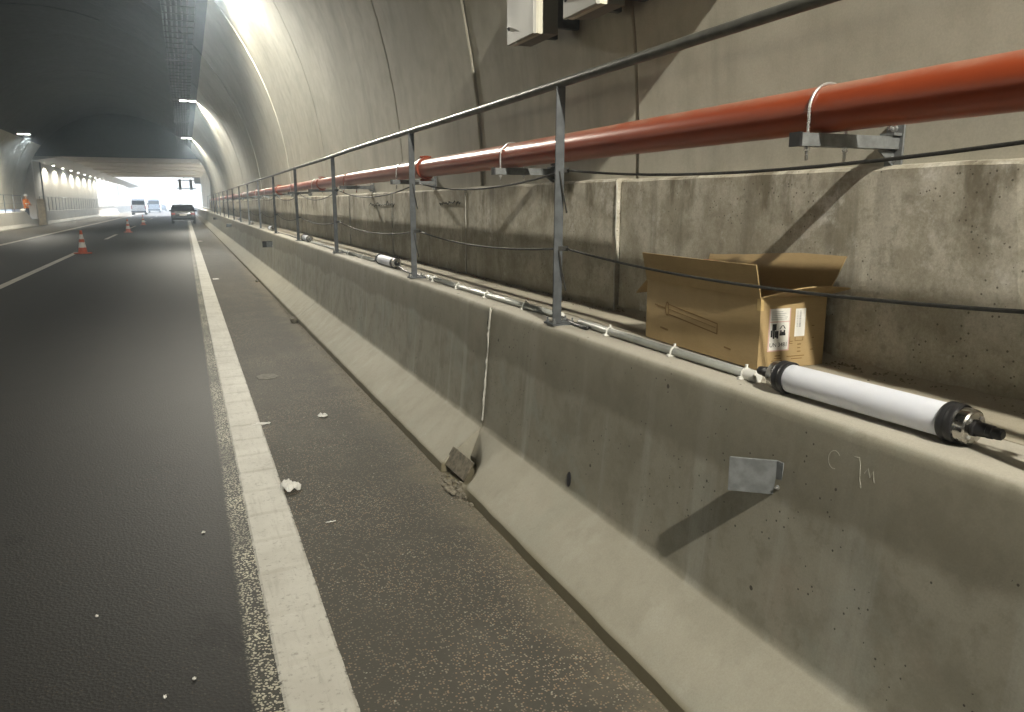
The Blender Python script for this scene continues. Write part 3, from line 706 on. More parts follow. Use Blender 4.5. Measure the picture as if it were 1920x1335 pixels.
# ------------------------------------------------------------------ open cardboard box
def cardboard_box():
    L, Wd, H, th = .781, .299, .262, .004
    t = empty('cardboard_box', (1.881, 2.201, 1.005), -R(1.4)); tag(t, 'open brown cardboard box with raised flaps and white labels on the walkway', 'box')
    # local frame: x across (0..Wd), y along (0..L)
    part(MB().box(0, Wd, 0, L, 0, th), 'bottom', M['card'], t)
    front = part(MB().box(0, th, 0, L, th, H), 'front_side', M['card'], t)
    part(MB().box(Wd-th, Wd, 0, L, th, H), 'back_side', M['card'], t)
    end = part(MB().box(th, Wd-th, 0, th, th, H), 'end_side', M['card'], t)
    part(MB().box(th, Wd-th, L-th, L, th, H), 'far_end_side', M['card'], t)
    def flap(name, a, b, up, length, skew=(0, 0), bow=.006, mat=M['card']):
        a = Vector(a); b = Vector(b); u = Vector(up).normalized(); nrm = (b-a).cross(u).normalized()*th; n = 10
        vs = []; fs = []
        for side in (0, 1):
            for j in range(5):
                tt = j/4
                for i in range(n+1):
                    s = i/n; e0 = a.lerp(b, s); d = u*length*tt + (b-a).normalized()*(skew[0]*(1-s) + skew[1]*s)*tt
                    vs.append(e0 + d + nrm*side + nrm.normalized()*bow*math.sin(s*3.1)*tt*tt)
        m = 5*(n+1)
        for j in range(4):
            for i in range(n):
                q_ = j*(n+1)+i; f = (q_, q_+1, q_+n+2, q_+n+1); fs.append(f); fs.append(tuple(k+m for k in f)[::-1])
        ed = [j*(n+1) for j in range(5)] + [4*(n+1)+i for i in range(1, n+1)] + [j*(n+1)+n for j in range(3, -1, -1)] + list(range(n-1, 0, -1))
        for p, q_ in zip(ed, ed[1:]+ed[:1]): fs.append((p, q_, q_+m, p+m))
        mb = MB(); mb.add(vs, fs); return part(mb, name, mat, t)
    fl = flap('front_flap', (0, L, H), (0, 0, H), (-.30, 0, .955), .128, (.018, .012), .003)
    flap('back_flap', (Wd, 0, H), (Wd, L, H), (.28, 0, .96), .15, (-.035, .006), .004)
    flap('end_flap', (Wd, 0, H), (0, 0, H), (0, -.97, .36), .085, (-.03, -.035), .012)
    flap('far_end_flap', (0, L, H), (Wd, L, H), (0, .8, -.6), .12, (0, 0), .004)
    # print on the long side: outline of a tube lamp, line by line
    mb = MB(); x = -.0012
    def bar(y0, z0, y1, z1, wdt=.0022):
        d = Vector((0, y1-y0, z1-z0)); p = Vector((0, -d.z, d.y)).normalized()*wdt
        A = Vector((x, y0, z0)); B = Vector((x, y1, z1)); mb.add([A-p, B-p, B+p, A+p, A-p+Vector((.001,0,0)), B-p+Vector((.001,0,0)), B+p+Vector((.001,0,0)), A+p+Vector((.001,0,0))], [(0,1,2,3), (4,7,6,5), (0,4,5,1), (1,5,6,2), (2,6,7,3), (3,7,4,0)])
    bar(.60, .170, .25, .135); bar(.60, .128, .25, .095); bar(.60, .150, .26, .118, .001)
    for k in range(16):
        a0, a1 = 2*math.pi*k/16, 2*math.pi*(k+1)/16
        bar(.61 + .012*math.cos(a0), .150 + .028*math.sin(a0), .61 + .012*math.cos(a1), .150 + .028*math.sin(a1), .003)
    bar(.622, .150, .69, .155, .004); bar(.69, .158, .71, .158, .003); bar(.25, .136, .25, .094, .0025); bar(.66, .062, .60, .058, .004); bar(.20, .052, .16, .049, .003)
    part(mb, 'printed_drawing', M['cardprint'], front)
    # labels on the end
    def rect(x0, x1, z0, z1, lvl): return MB().box(x0, x1, -.0008*lvl, -.0008*(lvl-1) + .0 if lvl > 1 else 0, z0, z1)
    lb = part(rect(.040, .135, .065, .222, 1), 'shipping_label', M['paper'], end)
    fr = MB()
    for (x0, x1, z0, z1) in ((.040, .135, .065, .069), (.040, .135, .172, .175), (.040, .044, .069, .222), (.131, .135, .069, .222)):
        fr.box(x0, x1, -.0016, -.0008, z0, z1)
    part(fr, 'label_border', M['pinkink'], lb)
    ik = MB(); B = lambda x0, x1, z0, z1: ik.box(x0, x1, -.0017, -.0008, z0, z1)
    B(.056, .074, .143, .166); B(.050, .058, .118, .143); B(.060, .067, .112, .143); B(.069, .076, .116, .140); B(.077, .084, .112, .140)   # cells
    B(.090, .116, .122, .130); B(.092, .098, .130, .142); B(.108, .114, .130, .142); B(.099, .107, .130, .136)                               # broken cell
    for s in (-1, 1):
        ik.add([(.1025, -.0012, .160), (.1025 + s*.004, -.0012, .160), (.1025 + s*.014, -.0012, .147), (.1025 + s*.009, -.0012, .147)], [(0,1,2,3)])
    part(ik, 'battery_symbol', M['ink'], lb)
    ln = MB()
    for k, (z, x1) in enumerate(((.210, .10), (.203, .115), (.196, .11), (.189, .122), (.182, .118))): ln.box(.050, x1, -.0014, -.0008, z, z + .0014)
    part(ln, 'small_print', M['greyink'], lb)
    def text(s, size, mat, name, parent, loc, rot=(R(90), 0, 0)):
        cu = bpy.data.curves.new(name, 'FONT'); cu.body = s; cu.size = size; cu.align_x = 'CENTER'; cu.align_y = 'CENTER'; cu.extrude = .0002
        ob = bpy.data.objects.new(name, cu); COL.objects.link(ob)
        dg = bpy.context.evaluated_depsgraph_get(); me = bpy.data.meshes.new_from_object(ob.evaluated_get(dg)); bpy.data.objects.remove(ob)
        me.name = name; me.materials.clear(); me.materials.append(mat)
        o = bpy.data.objects.new(name, me); COL.objects.link(o); o.parent = parent; o.location = loc; o.rotation_euler = rot; return o
    text('UN 3481', .0215, M['ink'], 'lettering', lb, (.0875, -.0012, .088))
    lb2 = part(rect(.158, .204, .115, .218, 1), 'address_label', M['paper'], end)
    ln = MB(); z = .210
    while z > .150:
        d = random.uniform(.0012, .004); ln.box(.176, .184, -.0014, -.0008, z-d, z); ln.box(.165, .171, -.0014, -.0008, z-d*.6, z); z -= d + random.uniform(.001, .003)
    part(ln, 'bar_lines', M['greyink'], lb2)
    pr = MB()
    for (x0, x1, z0, z1) in ((.138, .152, .096, .099), (.138, .152, .088, .091), (.137, .140, .091, .115), (.162, .200, .098, .100), (.162, .164, .100, .112), (.198, .200, .100, .112), (.175, .192, .083, .087), (.176, .190, .070, .073), (.176, .192, .056, .060), (.075, .10, .045, .049), (.072, .104, .036, .039), (.06, .11, .027, .030), (.13, .21, .040, .043), (.15, .20, .030, .033), (.236, .248, .150, .153), (.240, .250, .105, .108), (.236, .250, .060, .064)):
        pr.box(x0, x1, -.001, 0, z0, z1)
    part(pr, 'printed_marks', M['cardprint'], end)
    # red sticker on the long flap
    st = MB(); st.box(-.0008, 0, .215, .315, .106, .126, Matrix.Translation((0, 0, H)) @ Matrix.Rotation(R(-15), 4, 'Y')); st.box(-.0014, -.0008, .212, .222, .110, .114, Matrix.Translation((0, 0, H)) @ Matrix.Rotation(R(-15), 4, 'Y'))
    part(st, 'red_sticker', M['redink'], t)
    # tape tab at the near corner
    part(MB().box(-.0012, .012, -.0012, .02, H-.045, H+.001), 'tape_tab', M['cardedge'], t)
cardboard_box()

# ------------------------------------------------------------------ galvanised delineator brackets on the barrier face
def bracket(y, refl, label):
    t = empty('delineator_bracket', (1.633, y, .712)); tag(t, label, 'bracket', 'brackets on the barrier face')
    z0, z1 = 0, .112
    mb = MB()
    prof = [(.0, 0), (-.110, .088), (-.117, .086), (-.005, -.004)]
    mb.add([(x, yy, z0) for x, yy in prof] + [(x, yy, z1) for x, yy in prof], [(0,1,2,3), (4,7,6,5), (0,4,5,1), (1,5,6,2), (2,6,7,3), (3,7,4,0)])
    part(mb, 'plate', M['galv'], t, bevel=.002)
    part(MB().box(-.007, -.001, -.03, .004, z0, z1), 'flange', M['galv'], t, bevel=.0015)
    part(MB().lathe([(.008, 0), (.008, .006), (.004, .007), (.004, .014)], n=8, M=Matrix.Translation((-.006, -.017, .03)) @ Matrix.Rotation(R(-90), 4, 'Y')), 'bolt', M['zinc'], t)
    if refl: part(MB().box(-.20, -.005, .086, .10, z0 - .005, z1 + .01), 'reflector', M['rubber'], t, bevel=.004)
bracket(1.79, False, 'bent galvanised bracket without reflector casting a slanted shadow on the barrier face')
for y in (16.9, 32.2, 47.6): bracket(y, True, 'dark reflector on the %s bracket along the barrier face past the bare one' % ORD[(16.9, 32.2, 47.6).index(y)])

# ------------------------------------------------------------------ litter on the road
def crumple(c, s, seed, label, mat=M['paper'], flat=.5):
    n = 7; mb = MB(); vs = []
    for i in range(n):
        for j in range(n):
            u, v = i/(n-1)-.5, j/(n-1)-.5; k = Vector((u*4+seed, v*4, seed*1.7))
            a = mnoise.noise_vector(k)
            vs.append((c[0] + (u*(1-.5*abs(v)) + .14*a.x)*s[0], c[1] + (v*(1-.6*abs(u)) + .14*a.y)*s[1], .003 + max(0, (.35 + a.z)*flat*s[2])))
    fs = [(i*n+j, (i+1)*n+j, (i+1)*n+j+1, i*n+j+1) for i in range(n-1) for j in range(n-1)]
    mb.add(vs, fs); o = mb.build('paper_scrap', mat, fix=False)
    m = o.modifiers.new('s', 'SOLIDIFY'); m.thickness = .0012
    cc = Vector((c[0], c[1], 0)); o.data.transform(Matrix.Translation(-cc)); o.location = cc
    tag(o, label, 'litter')
crumple((.445, 4.36), (.125, .14, .06), 3.4, 'largest crumpled white paper scrap beside the edge line', flat=.9)
crumple((.86, 5.85), (.075, .11, .04), 5, 'small torn white paper on the shoulder between edge line and barrier')
crumple((.40, 5.80), (.15, .06, .02), 8, 'long flattened white paper strip touching the edge line')
crumple((.59, 7.45), (.2, .26, .006), 11, 'faint flat smear of paper on the shoulder beyond the long strip', M['faint'])
crumple((.57, 3.79), (.055, .012, .01), 12, 'thin pale sliver on the shoulder near the largest paper scrap')
crumple((.51, 17.9), (.14, .3, .02), 14, 'far white paper scrap lying between line and barrier')
crumple((.50, 36.5), (.2, .5, .02), 15, 'farthest tiny white scrap on the shoulder')
for k, (x, y, s) in enumerate(((-.035, 3.895, .017), (-.44, 3.21, .013), (-.09, 2.62, .013), (-.18, 2.55, .011))):
    crumple((x, y), (s, s*1.4, s*.8), 20 + k, ['larger white chip on the dark lane closest to the edge line', 'white chip lying farthest out on the dark lane', 'white chip on the lane in a pair with a smaller one', 'smallest white chip on the lane beside another chip'][k], flat=.7)
    bpy.context.scene.objects[-1]['group'] = 'white chips on the lane'
mb = MB()
for k in range(420):      # pale fragments scattered on the shoulder: uncountable
    y = 1.9 + abs(random.gauss(0, 2.6)); x = random.uniform(.45, 1.28); s = random.uniform(.002, .005); a = random.uniform(0, 3.1); ca, sa = math.cos(a)*s*1.6, math.sin(a)*s*1.6
    mb.add([(x-ca, y-sa, .001), (x+sa*.4, y-ca*.4, .001), (x+ca, y+sa, .001), (x-sa*.4, y+ca*.4, .003)], [(0,1,3), (1,2,3), (0,3,2)])
tag(mb.build('stone_chippings', M['chalk'], fix=False), 'pale loose chippings scattered over the shoulder', 'chippings', kind='stuff')

# ------------------------------------------------------------------ road luminaires: housing, two lit lenses, lamp inside
def lamp_light(name, loc, power, spread_x, parent, sx=0.0, radius=.08):
    """road optic: batwing along the tunnel, held back sideways, nothing upward"""
    ld = bpy.data.lights.new(name, 'POINT'); ld.energy = power; ld.color = LAMP_COL; ld.shadow_soft_size = radius
    ld.use_nodes = True; t = ld.node_tree; em = t.nodes['Emission']
    def nd(tp, **k):
        x = t.nodes.new(tp)
        for a, v in k.items(): setattr(x, a, v)
        return x
    tc = nd('ShaderNodeTexCoord'); sp = nd('ShaderNodeSeparateXYZ'); t.links.new(tc.outputs['Normal'], sp.inputs[0])
    def mt(op, a, b=0.0):
        x = nd('ShaderNodeMath', operation=op)
        for i, v in enumerate((a, b)):
            if isinstance(v, (int, float)): x.inputs[i].default_value = v
            else: t.links.new(v, x.inputs[i])
        return x.outputs[0]
    c = mt('MAXIMUM', mt('MULTIPLY', sp.outputs[2], -1.0), .02)
    wing = mt('MINIMUM', mt('POWER', c, -1.6), 3.0)
    ss = nd('ShaderNodeMapRange', interpolation_type='SMOOTHSTEP'); t.links.new(c, ss.inputs[0]); ss.inputs[1].default_value = .12; ss.inputs[2].default_value = .42
    xx = mt('SUBTRACT', sp.outputs[0], sx); gx = mt('EXPONENT', mt('MULTIPLY', mt('MULTIPLY', xx, xx), -1.0/spread_x**2))
    gx = mt('ADD', mt('MULTIPLY', gx, .96), .04)
    t.links.new(mt('MULTIPLY', mt('MULTIPLY', wing, ss.outputs[0]), gx), em.inputs['Strength'])
    o = bpy.data.objects.new(name, ld); COL.objects.link(o); o.parent = parent; o.location = loc; return o
def luminaire(x, y, z, power, spread, label, group, sx=0.0):
    t = empty('tunnel_luminaire', (x, y, z)); tag(t, label, 'lamp', group)
    part(MB().box(-.34, .34, -.16, .16, .03, .13), 'housing', M['lamp_body'], t, bevel=.01)
    for s in (-1, 1): part(MB().box(s*.185 - .13, s*.185 + .13, -.13, .13, .012, .03), 'lens', M['lens'], t, bevel=.004)
    for x in (-.25, .22): part(MB().box(x, x + .03, -.02, .02, .13, .22), 'hanger', M['tray'], t)
    lamp_light('lamp_light', (.32 if x > 0 else 0, 0, -.09), power, spread, t, sx)
LT = {0: 'lit twin road lamp out of view behind, lighting the cardboard box', 1: 'lit twin road lamp just above the view, washing the bright nearest patch of lining', 2: 'larger of the two lit twin lamps seen under the cable tray', 3: 'smaller lit twin lamp under the cable tray next to the flat roof'}
for k in (-1, -2, -3): LT[k] = '%s lit twin road lamp behind the one lighting the cardboard box' % ORD[-k-1]
for k in range(-3, 4):
    y = {0: -3.2, 1: 16.6, 2: 37.6, 3: 58.6}.get(k, -3.2 + 20.7*k)
    if y > Y_END: continue
    luminaire(.46, y, 5.93, LAMP_W, .43, LT[k], 'twin lamps under the cable tray', .13)
for k in range(-5, 1):
    luminaire(-8.5, 55.0 + 20.7*k, 5.62, LAMP_W*(1.6 if k == 0 else .5), .45, 'lit single road lamp by the left lining above the worker' if k == 0 else '%s left road lamp back from the one above the worker' % ORD[-k-1], 'lamps along the left side', -.42)
# cable tray under the lining
tr = tag(empty('cable_tray', (.28, 0, 6.16)), 'dark ladder cable tray hung under the tunnel crown above the twin lamps', 'cable tray')
def q(mb, name, mat, **k):
    o = mb.build(name, mat, None, **k); o.parent = tr; o.matrix_parent_inverse = tr.matrix_world.inverted(); return o
q(MB().box(-.18, -.165, -50, Y_END - .2, 6.12, 6.20), 'side_rail', M['tray']); q(MB().box(.665 - .10, .68 - .10, -50, Y_END - .2, 6.12, 6.20), 'side_rail', M['tray'])
me = MB().box(-.165, .565, -.02, .02, 6.125, 6.145).mesh('rung', M['tray'])
for k in range(100):
    o = bpy.data.objects.new('rung', me); COL.objects.link(o); o.parent = tr; o.location = (-.28, -8 + .78*k, -6.16)
mb = MB()
for k in range(5): mb.tube([(-.08 + k*.12 + .01*math.sin(j*1.7 + k), -50 + j*3, 6.165) for j in range(40)], .022, 8)
q(mb, 'cable_bundle', M['rubber'])
me = MB().box(-.175, -.15, -.02, .02, 6.2, 6.75).box(.55, .575, -.02, .02, 6.2, 6.28).mesh('hanger', M['galv'])
for k in range(12):
    o = bpy.data.objects.new('hanger', me); COL.objects.link(o); o.parent = tr; o.location = (-.28, 2 + 5.6*k, -6.16)
me = MB().box(-.22, .6, -.03, .03, 6.09, 6.118).mesh('cross_bar', M['galv'])
for k in range(8):
    o = bpy.data.objects.new('cross_bar', me); COL.objects.link(o); o.parent = tr; o.location = (-.28, -13.2 + 10.35*k + 10.35*.5*0 + .0, -6.16)

# ------------------------------------------------------------------ left side: barrier, walkway, wall, railing
LB = [(-10.0, -.05), (-10.0, .06), (-10.22, .25), (-10.28, 1.02), (-10.31, 1.05), (-10.48, 1.05), (-10.5, 1.03), (-10.5, -.05)]
lb_edges = [-9 + 6.2*k for k in range(12)]
for li, (a, b) in enumerate(zip(lb_edges[:-1], lb_edges[1:])):
    if b < 40: continue
    o = MB().extr_y(LB, [a + .01, b - .01]).build('concrete_barrier', M['left_concrete'], bevel=.01)
    tag(o, '%s pale barrier back from the sloping end piece on the left' % ORD[len(lb_edges)-2-li], 'barrier', 'left barrier segments')
def end_off(i, x, y, z): return (0, 0, 0) if y < 66 else (0, 0, -max(0, z)*.93)
tag(MB().extr_y(LB, [59.21, 64.0, 67.6], True, end_off).build('barrier_terminal', M['left_concrete'], bevel=.01), 'sloping end piece of the left barrier in front of the worker in orange', 'barrier')
tag(sheet('left_walkway', -11.35, -10.505, -50, 69.9, .45, M['left_concrete'], th=.5), kind='structure')
LB2 = [(x, z) for x, z in LB]
for k in range(12):
    a = 70.5 + 6.2*k
    o = MB().extr_y(LB2, [a, a + 6.18]).build('concrete_barrier', M['left_concrete'], bevel=.01)
    tag(o, '%s pale barrier on the left beyond the worker, below the row of wall lamps' % ORD[k], 'barrier', 'left barriers beyond the arch')
def rail_left(y0, y1, n, label):
    t = tag(empty('railing', (-10.4, y0, 1.05)), label, 'railing')
    pmesh = MB().box(-.025, .025, -.025, .025, 0, 1.1).mesh('post', M['rail'])
    for k in range(n+1):
        o = bpy.data.objects.new('post', pmesh); COL.objects.link(o); o.parent = t; o.location = (0, (y1-y0)*k/n, 0)
    part(MB().cyl((0, 0, 1.1), (0, y1-y0, 1.1), .025, 8), 'handrail', M['rail'], t)
    part(MB().cyl((0, 0, .55), (0, y1-y0, .55), .012, 6), 'middle_rail', M['rail'], t)
rail_left(40, 63.6, 8, 'dark railing on the left barrier before the worker')
rail_left(71, 140, 34, 'thin dark railing on the far left barrier under the wall lamps')
o = MB().box(-10.28, -9.78, 68.6, 69.3, 0, 1.95).build('board_stack', M['wood'], bevel=.02)
tag(o, 'weathered brown board panel standing at the left tunnel corner beside the worker', 'board')
tag(MB().box(-9.96, -9.86, 69.4, 69.55, 0, 4.7).build('corner_post', M['rail'], bevel=.008), 'tall dark post at the corner behind the brown board panel', 'post')
# bag hanging on the left barrier end
rock('tool_bag', (-10.25, 62.6, 1.16), (.16, .2, .12), M['white'], 'small white bag lying on the left barrier end', 'bag', None, 9)

# ------------------------------------------------------------------ end wall of the arch and the flat-roofed section
end = tag(empty('portal_wall', (-4.5, Y_END, 0)), 'concrete end wall where the arch meets the flat roofed section', 'wall')
def pq(mb, name, mat, **k):
    o = mb.build(name, mat, None, **k); o.parent = end; o.matrix_parent_inverse = end.matrix_world.inverted()
pq(MB().box(-12.2, 3.2, Y_END + .02, Y_END + .6, 5.2, 9.2), 'lintel', M['crown'])  # shares the vault's dark shade colour
pq(MB().box(-12.2, -10.55, Y_END + .02, Y_END + .6, -.1, 5.2), 'pier', M['slab'])
pq(MB().box(2.28, 3.2, Y_END + .02, Y_END + .6, -.1, 5.2), 'pier', M['lining'])
rf = tag(empty('flat_roof', (-4.2, 94, 5.2)), 'flat grey roof slab of the far section lit by daylight from the exit', 'roof')
def rq(mb, name, mat, **k):
    o = mb.build(name, mat, None, **k); o.parent = rf; o.matrix_parent_inverse = rf.matrix_world.inverted()
rq(MB().box(-8.6, 3.2, Y_END + .62, 118, 5.2, 6.1), 'slab', M['slab'])
for y in (78, 86, 94, 102, 110, 117.3): rq(MB().box(-8.6, 2.2, y, y + .5, 5.10, 5.195), 'beam', M['slab'])
rq(MB().extr_y([(-8.6, 5.19), (-10.6, 4.85), (-10.6, 6.1), (-8.6, 6.1)], [Y_END + .62, 190]), 'haunch', M['lamp_body'])
lw = tag(empty('left_wall', (-10.9, 130, 0)), 'pale left wall of the far section washed by closely spaced lamps', 'wall')
for k in range(20):
    o = MB().box(-11.1, -10.62, 70.65 + 6.0*k, 70.65 + 6.0*k + 5.97, 0, 5.6 if k < 8 else 1.2).build('panel', M['left_concrete'], bevel=.01); o.parent = lw; o.matrix_parent_inverse = lw.matrix_world.inverted()
rw = tag(empty('right_wall', (2.4, 130, 0)), 'open right side of the far section with low wall and slim columns letting daylight in', 'wall')
for k in range(20):
    h_ = 5.1 if k < 1 else 1.15
    o = MB().box(2.24, 2.7, 70.65 + 6.0*k, 70.65 + 6.0*k + 5.97, 0, h_).build('panel', M['left_concrete'], bevel=.01); o.parent = rw; o.matrix_parent_inverse = rw.matrix_world.inverted()
    if 1 <= k < 8:
        o = MB().box(2.3, 2.64, 70.65 + 6.0*k + 5.6, 70.65 + 6.0*k + 5.95, 1.15, 5.195).build('column', M['left_concrete'], bevel=.02); o.parent = rw; o.matrix_parent_inverse = rw.matrix_world.inverted()
tag(MB().extr_y([(1.318, -.05), (1.33, .06), (1.57, .25), (1.65, .99), (1.9, .99), (1.9, -.05)], [70.02, 190]).build('far_barrier', M['left_concrete']), 'bright continuous barrier along the right side beyond the arch', 'barrier')
tag(sheet('far_walkway', 1.905, 2.24, 70, 190, .98, M['walk'], th=1), kind='structure')
for k in range(16):
    y = 76.5 + 5.6*k
    t = empty('wall_lamp', (-9.95, y, 4.72)); tag(t, '%s small lit lamp from the arch in the row atop the far left wall' % ORD[k], 'lamp', 'wall lamps in the far section')
    part(MB().box(-.10, .10, -.18, .18, .02, .10), 'housing', M['lamp_body'], t); part(MB().box(-.08, .08, -.16, .16, 0, .02), 'lens', M['lens'], t)
    part(MB().box(-.015, .015, -.015, .015, .10, .24), 'hanger', M['tray'], t)
    if k < 12: lamp_light('lamp_light', (0, 0, -.07), 105, .8, t, -.35, .06)
# lane signal frame at the exit
t = empty('signal_frame', (.7, 114, 5.1)); tag(t, 'dark lane signal frame hanging from the roof near the bright exit', 'signal')
for z in (-.55, -1.55): part(MB().box(-1.5, .95, -.05, .05, z, z + .12), 'cross_bar', M['rail'], t)
for x in (-1.25, .1): part(MB().box(x, x + .35, -.12, .12, -1.7, -.3), 'signal_head', M['rubber'], t, bevel=.02)
for x in (-.6, .55): part(MB().box(x, x + .1, -.04, .04, -.43, .0), 'hanger', M['rail'], t)
part(MB().box(.7, 1.5, -.2, .2, -.9, -.05), 'control_box', M['rail'], t, bevel=.03)

# ------------------------------------------------------------------ traffic cones
def cone(loc, label):
    t = empty('traffic_cone', loc, random.uniform(0, 1)); tag(t, label, 'cone', 'traffic cones on the lane line')
    part(MB().box(-.2, .2, -.2, .2, 0, .04), 'base', M['orange'], t, bevel=.02)
    rr = lambda h: .135 - (.135-.03)*(h-.04)/.71
    for i, (a, b, m) in enumerate(((.04, .20, 'orange'), (.20, .37, 'white'), (.37, .47, 'orange'), (.47, .62, 'white'), (.62, .75, 'orange'))):
        part(MB().lathe([(rr(a), a), (rr(b), b)], n=24), 'body' if m == 'orange' else 'reflective_band', M[m], t, auto=30)
    return t
cone((-3.17, 28.75, .006), 'orange and white traffic cone standing at the end of the long lane line')
cone((-3.06, 49.3, .006), 'traffic cone in the middle of the row, beyond the short lane dash')
cone((-3.02, 66.2, .006), 'farthest traffic cone in the row before the white van')

# ------------------------------------------------------------------ vehicles
def wheel(parent, x, y, r):
    wb = part(MB().lathe([(r*.6, -.1), (r*.93, -.1), (r, -.07), (r, .07), (r*.93, .1), (r*.6, .1)], n=24, M=Matrix.Translation((x, y, r)) @ Matrix.Rotation(R(90), 4, 'Y')), 'wheel', M['rubber'], parent, auto=40)
    part(MB().lathe([(.05, -.09), (r*.6, -.085), (r*.6, .085), (.05, .09)], n=16, M=Matrix.Translation((x, y, r)) @ Matrix.Rotation(R(90), 4, 'Y')), 'rim', M['carsilver'], wb)
def vehicle(name, loc, prof, hw, belt, mats, label, cat, top_in=.16, van=False):
    """prof: side outline (y,z) from rear bumper bottom over the roof to the front; y grows away from the rear"""
    t = empty(name, loc); tag(t, label, cat)
    zmax = max(z for _, z in prof)
    def xw(z): return hw - (0 if z < belt else top_in*((z-belt)/(zmax-belt))**1.2) - (.05 if z < .35 else 0)
    n = len(prof); vs = []; fs = []
    secs = [-1, -.96, -.8, 0, .8, .96, 1]
    for k in secs:
        for (y, z) in prof:
            yc = sum(p[0] for p in prof)/n; zc = .75; sh = 1.0 if abs(k) < .99 else .96
            vs.append((k*xw(z), yc + (y-yc)*sh, zc + (z-zc)*(1 if abs(k) < .99 else .97)))
    for j in range(len(secs)-1):
        for i in range(n):
            a = j*n+i; b = j*n+(i+1) % n; fs.append((a, b, b+n, a+n))
    fs.append(tuple(range(n))); fs.append(tuple((len(secs)-1)*n+i for i in range(n))[::-1])
    mb = MB(); mb.add(vs, fs); part(mb, 'body', mats[0], t, auto=50)
    return t, xw
# parked dark hatchback, rear towards us
P = [(.05, .25), (-.02, .45), (0, .72), (.05, .95), (.22, 1.40), (.45, 1.50), (1.4, 1.54), (2.1, 1.48), (2.9, 1.02), (3.9, .88), (4.2, .65), (4.22, .3)]
t, xw = vehicle('parked_car', (-.17, 68.6, .004), P, .91, .95, (M['carpaint'],), 'dark car stopped with its rear to the tunnel on the right lane', 'car')
gl = part(MB().box(-.62, .62, -.008, .008, 0, .42, Matrix.Translation((0, .075, .985)) @ Matrix.Rotation(R(-21), 4, 'X')), 'rear_window', M['glass'], t, bevel=.03)
part(MB().box(-.70, .70, -.05, .10, .92, .985), 'boot_edge', M['carsilver'], t, bevel=.02)
part(MB().box(-.86, .86, -.09, .10, .36, .60), 'bumper', M['carpaint'], t, bevel=.05)
part(MB().box(-.75, .75, -.10, -.06, .26, .32), 'chrome_strip', M['chrome'], t)
part(MB().box(-.27, .27, -.045, -.02, .66, .78), 'number_plate', M['white'], t)
for s in (-1, 1):
    part(MB().box(s*.72 - .14, s*.72 + .14, -.03, .06, .72, .88), 'tail_light', M['tail'], t, bevel=.02)
    part(MB().box(s*.98 - .08, s*.98 + .08, 2.4, 2.5, .98, 1.1), 'mirror', M['carpaint'], t, bevel=.02)
    wheel(t, s*.80, .75, .32); wheel(t, s*.80, 3.3, .32)
    part(MB().box(s*.85 - .02, s*.85 + .02, .5, 2.4, 1.02, 1.36, Matrix.Rotation(R(0), 4, 'Y')), 'side_window', M['glass'], t)
# white van
P = [(.03, .30), (0, .6), (.0, 1.2), (.06, 2.15), (.15, 2.32), (3.6, 2.35), (4.3, 1.75), (5.1, 1.2), (5.3, .8), (5.3, .35)]
def van(loc, sc, label):
    t, xw = vehicle('white_van', loc, P, 1.0, 1.2, (M['vanpaint'],), label, 'van', .12)
    part(MB().box(-.82, .82, -.05, .10, 1.45, 2.02), 'rear_window', M['glass'], t, bevel=.04)
    part(MB().box(-.98, .98, -.12, .12, .38, .58), 'bumper', M['rail'], t, bevel=.03)
    part(MB().box(-.26, .26, -.05, -.01, .72, .84), 'number_plate', M['white'], t)
    for s in (-1, 1):
        part(MB().box(s*.9 - .07, s*.9 + .07, -.03, .05, .85, 1.35), 'tail_light', M['tail'], t, bevel=.02)
        part(MB().box(s*1.1 - .1, s*1.1 + .1, 4.1, 4.2, 1.4, 1.7), 'mirror', M['rail'], t, bevel=.02)
        wheel(t, s*.86, 1.0, .36); wheel(t, s*.86, 4.3, .36)
    t.scale = (sc, sc, sc)
van((-6.2, 126, .004), 1.0, 'nearest white van with dark rear window far down the left lane in the glare')
van((-5.2, 158, .004), 1.05, 'farther white van half hidden in the glare behind the nearest van')
P2 = [(.05, .25), (-.02, .5), (0, .75), (.1, 1.0), (.4, 1.42), (1.6, 1.46), (2.3, .98), (3.9, .85), (4.2, .6), (4.2, .3)]
t, xw = vehicle('passenger_car', (-4.6, 186, .004), P2, .9, .95, (M['carsilver'],), 'small silver car lost in the glare ahead of the vans', 'car')
part(MB().box(-.6, .6, -.008, .008, 0, .38, Matrix.Translation((0, .13, 1.02)) @ Matrix.Rotation(R(-35), 4, 'X')), 'rear_window', M['glass'], t)
for s in (-1, 1):
    wheel(t, s*.78, .8, .32); wheel(t, s*.78, 3.3, .32)

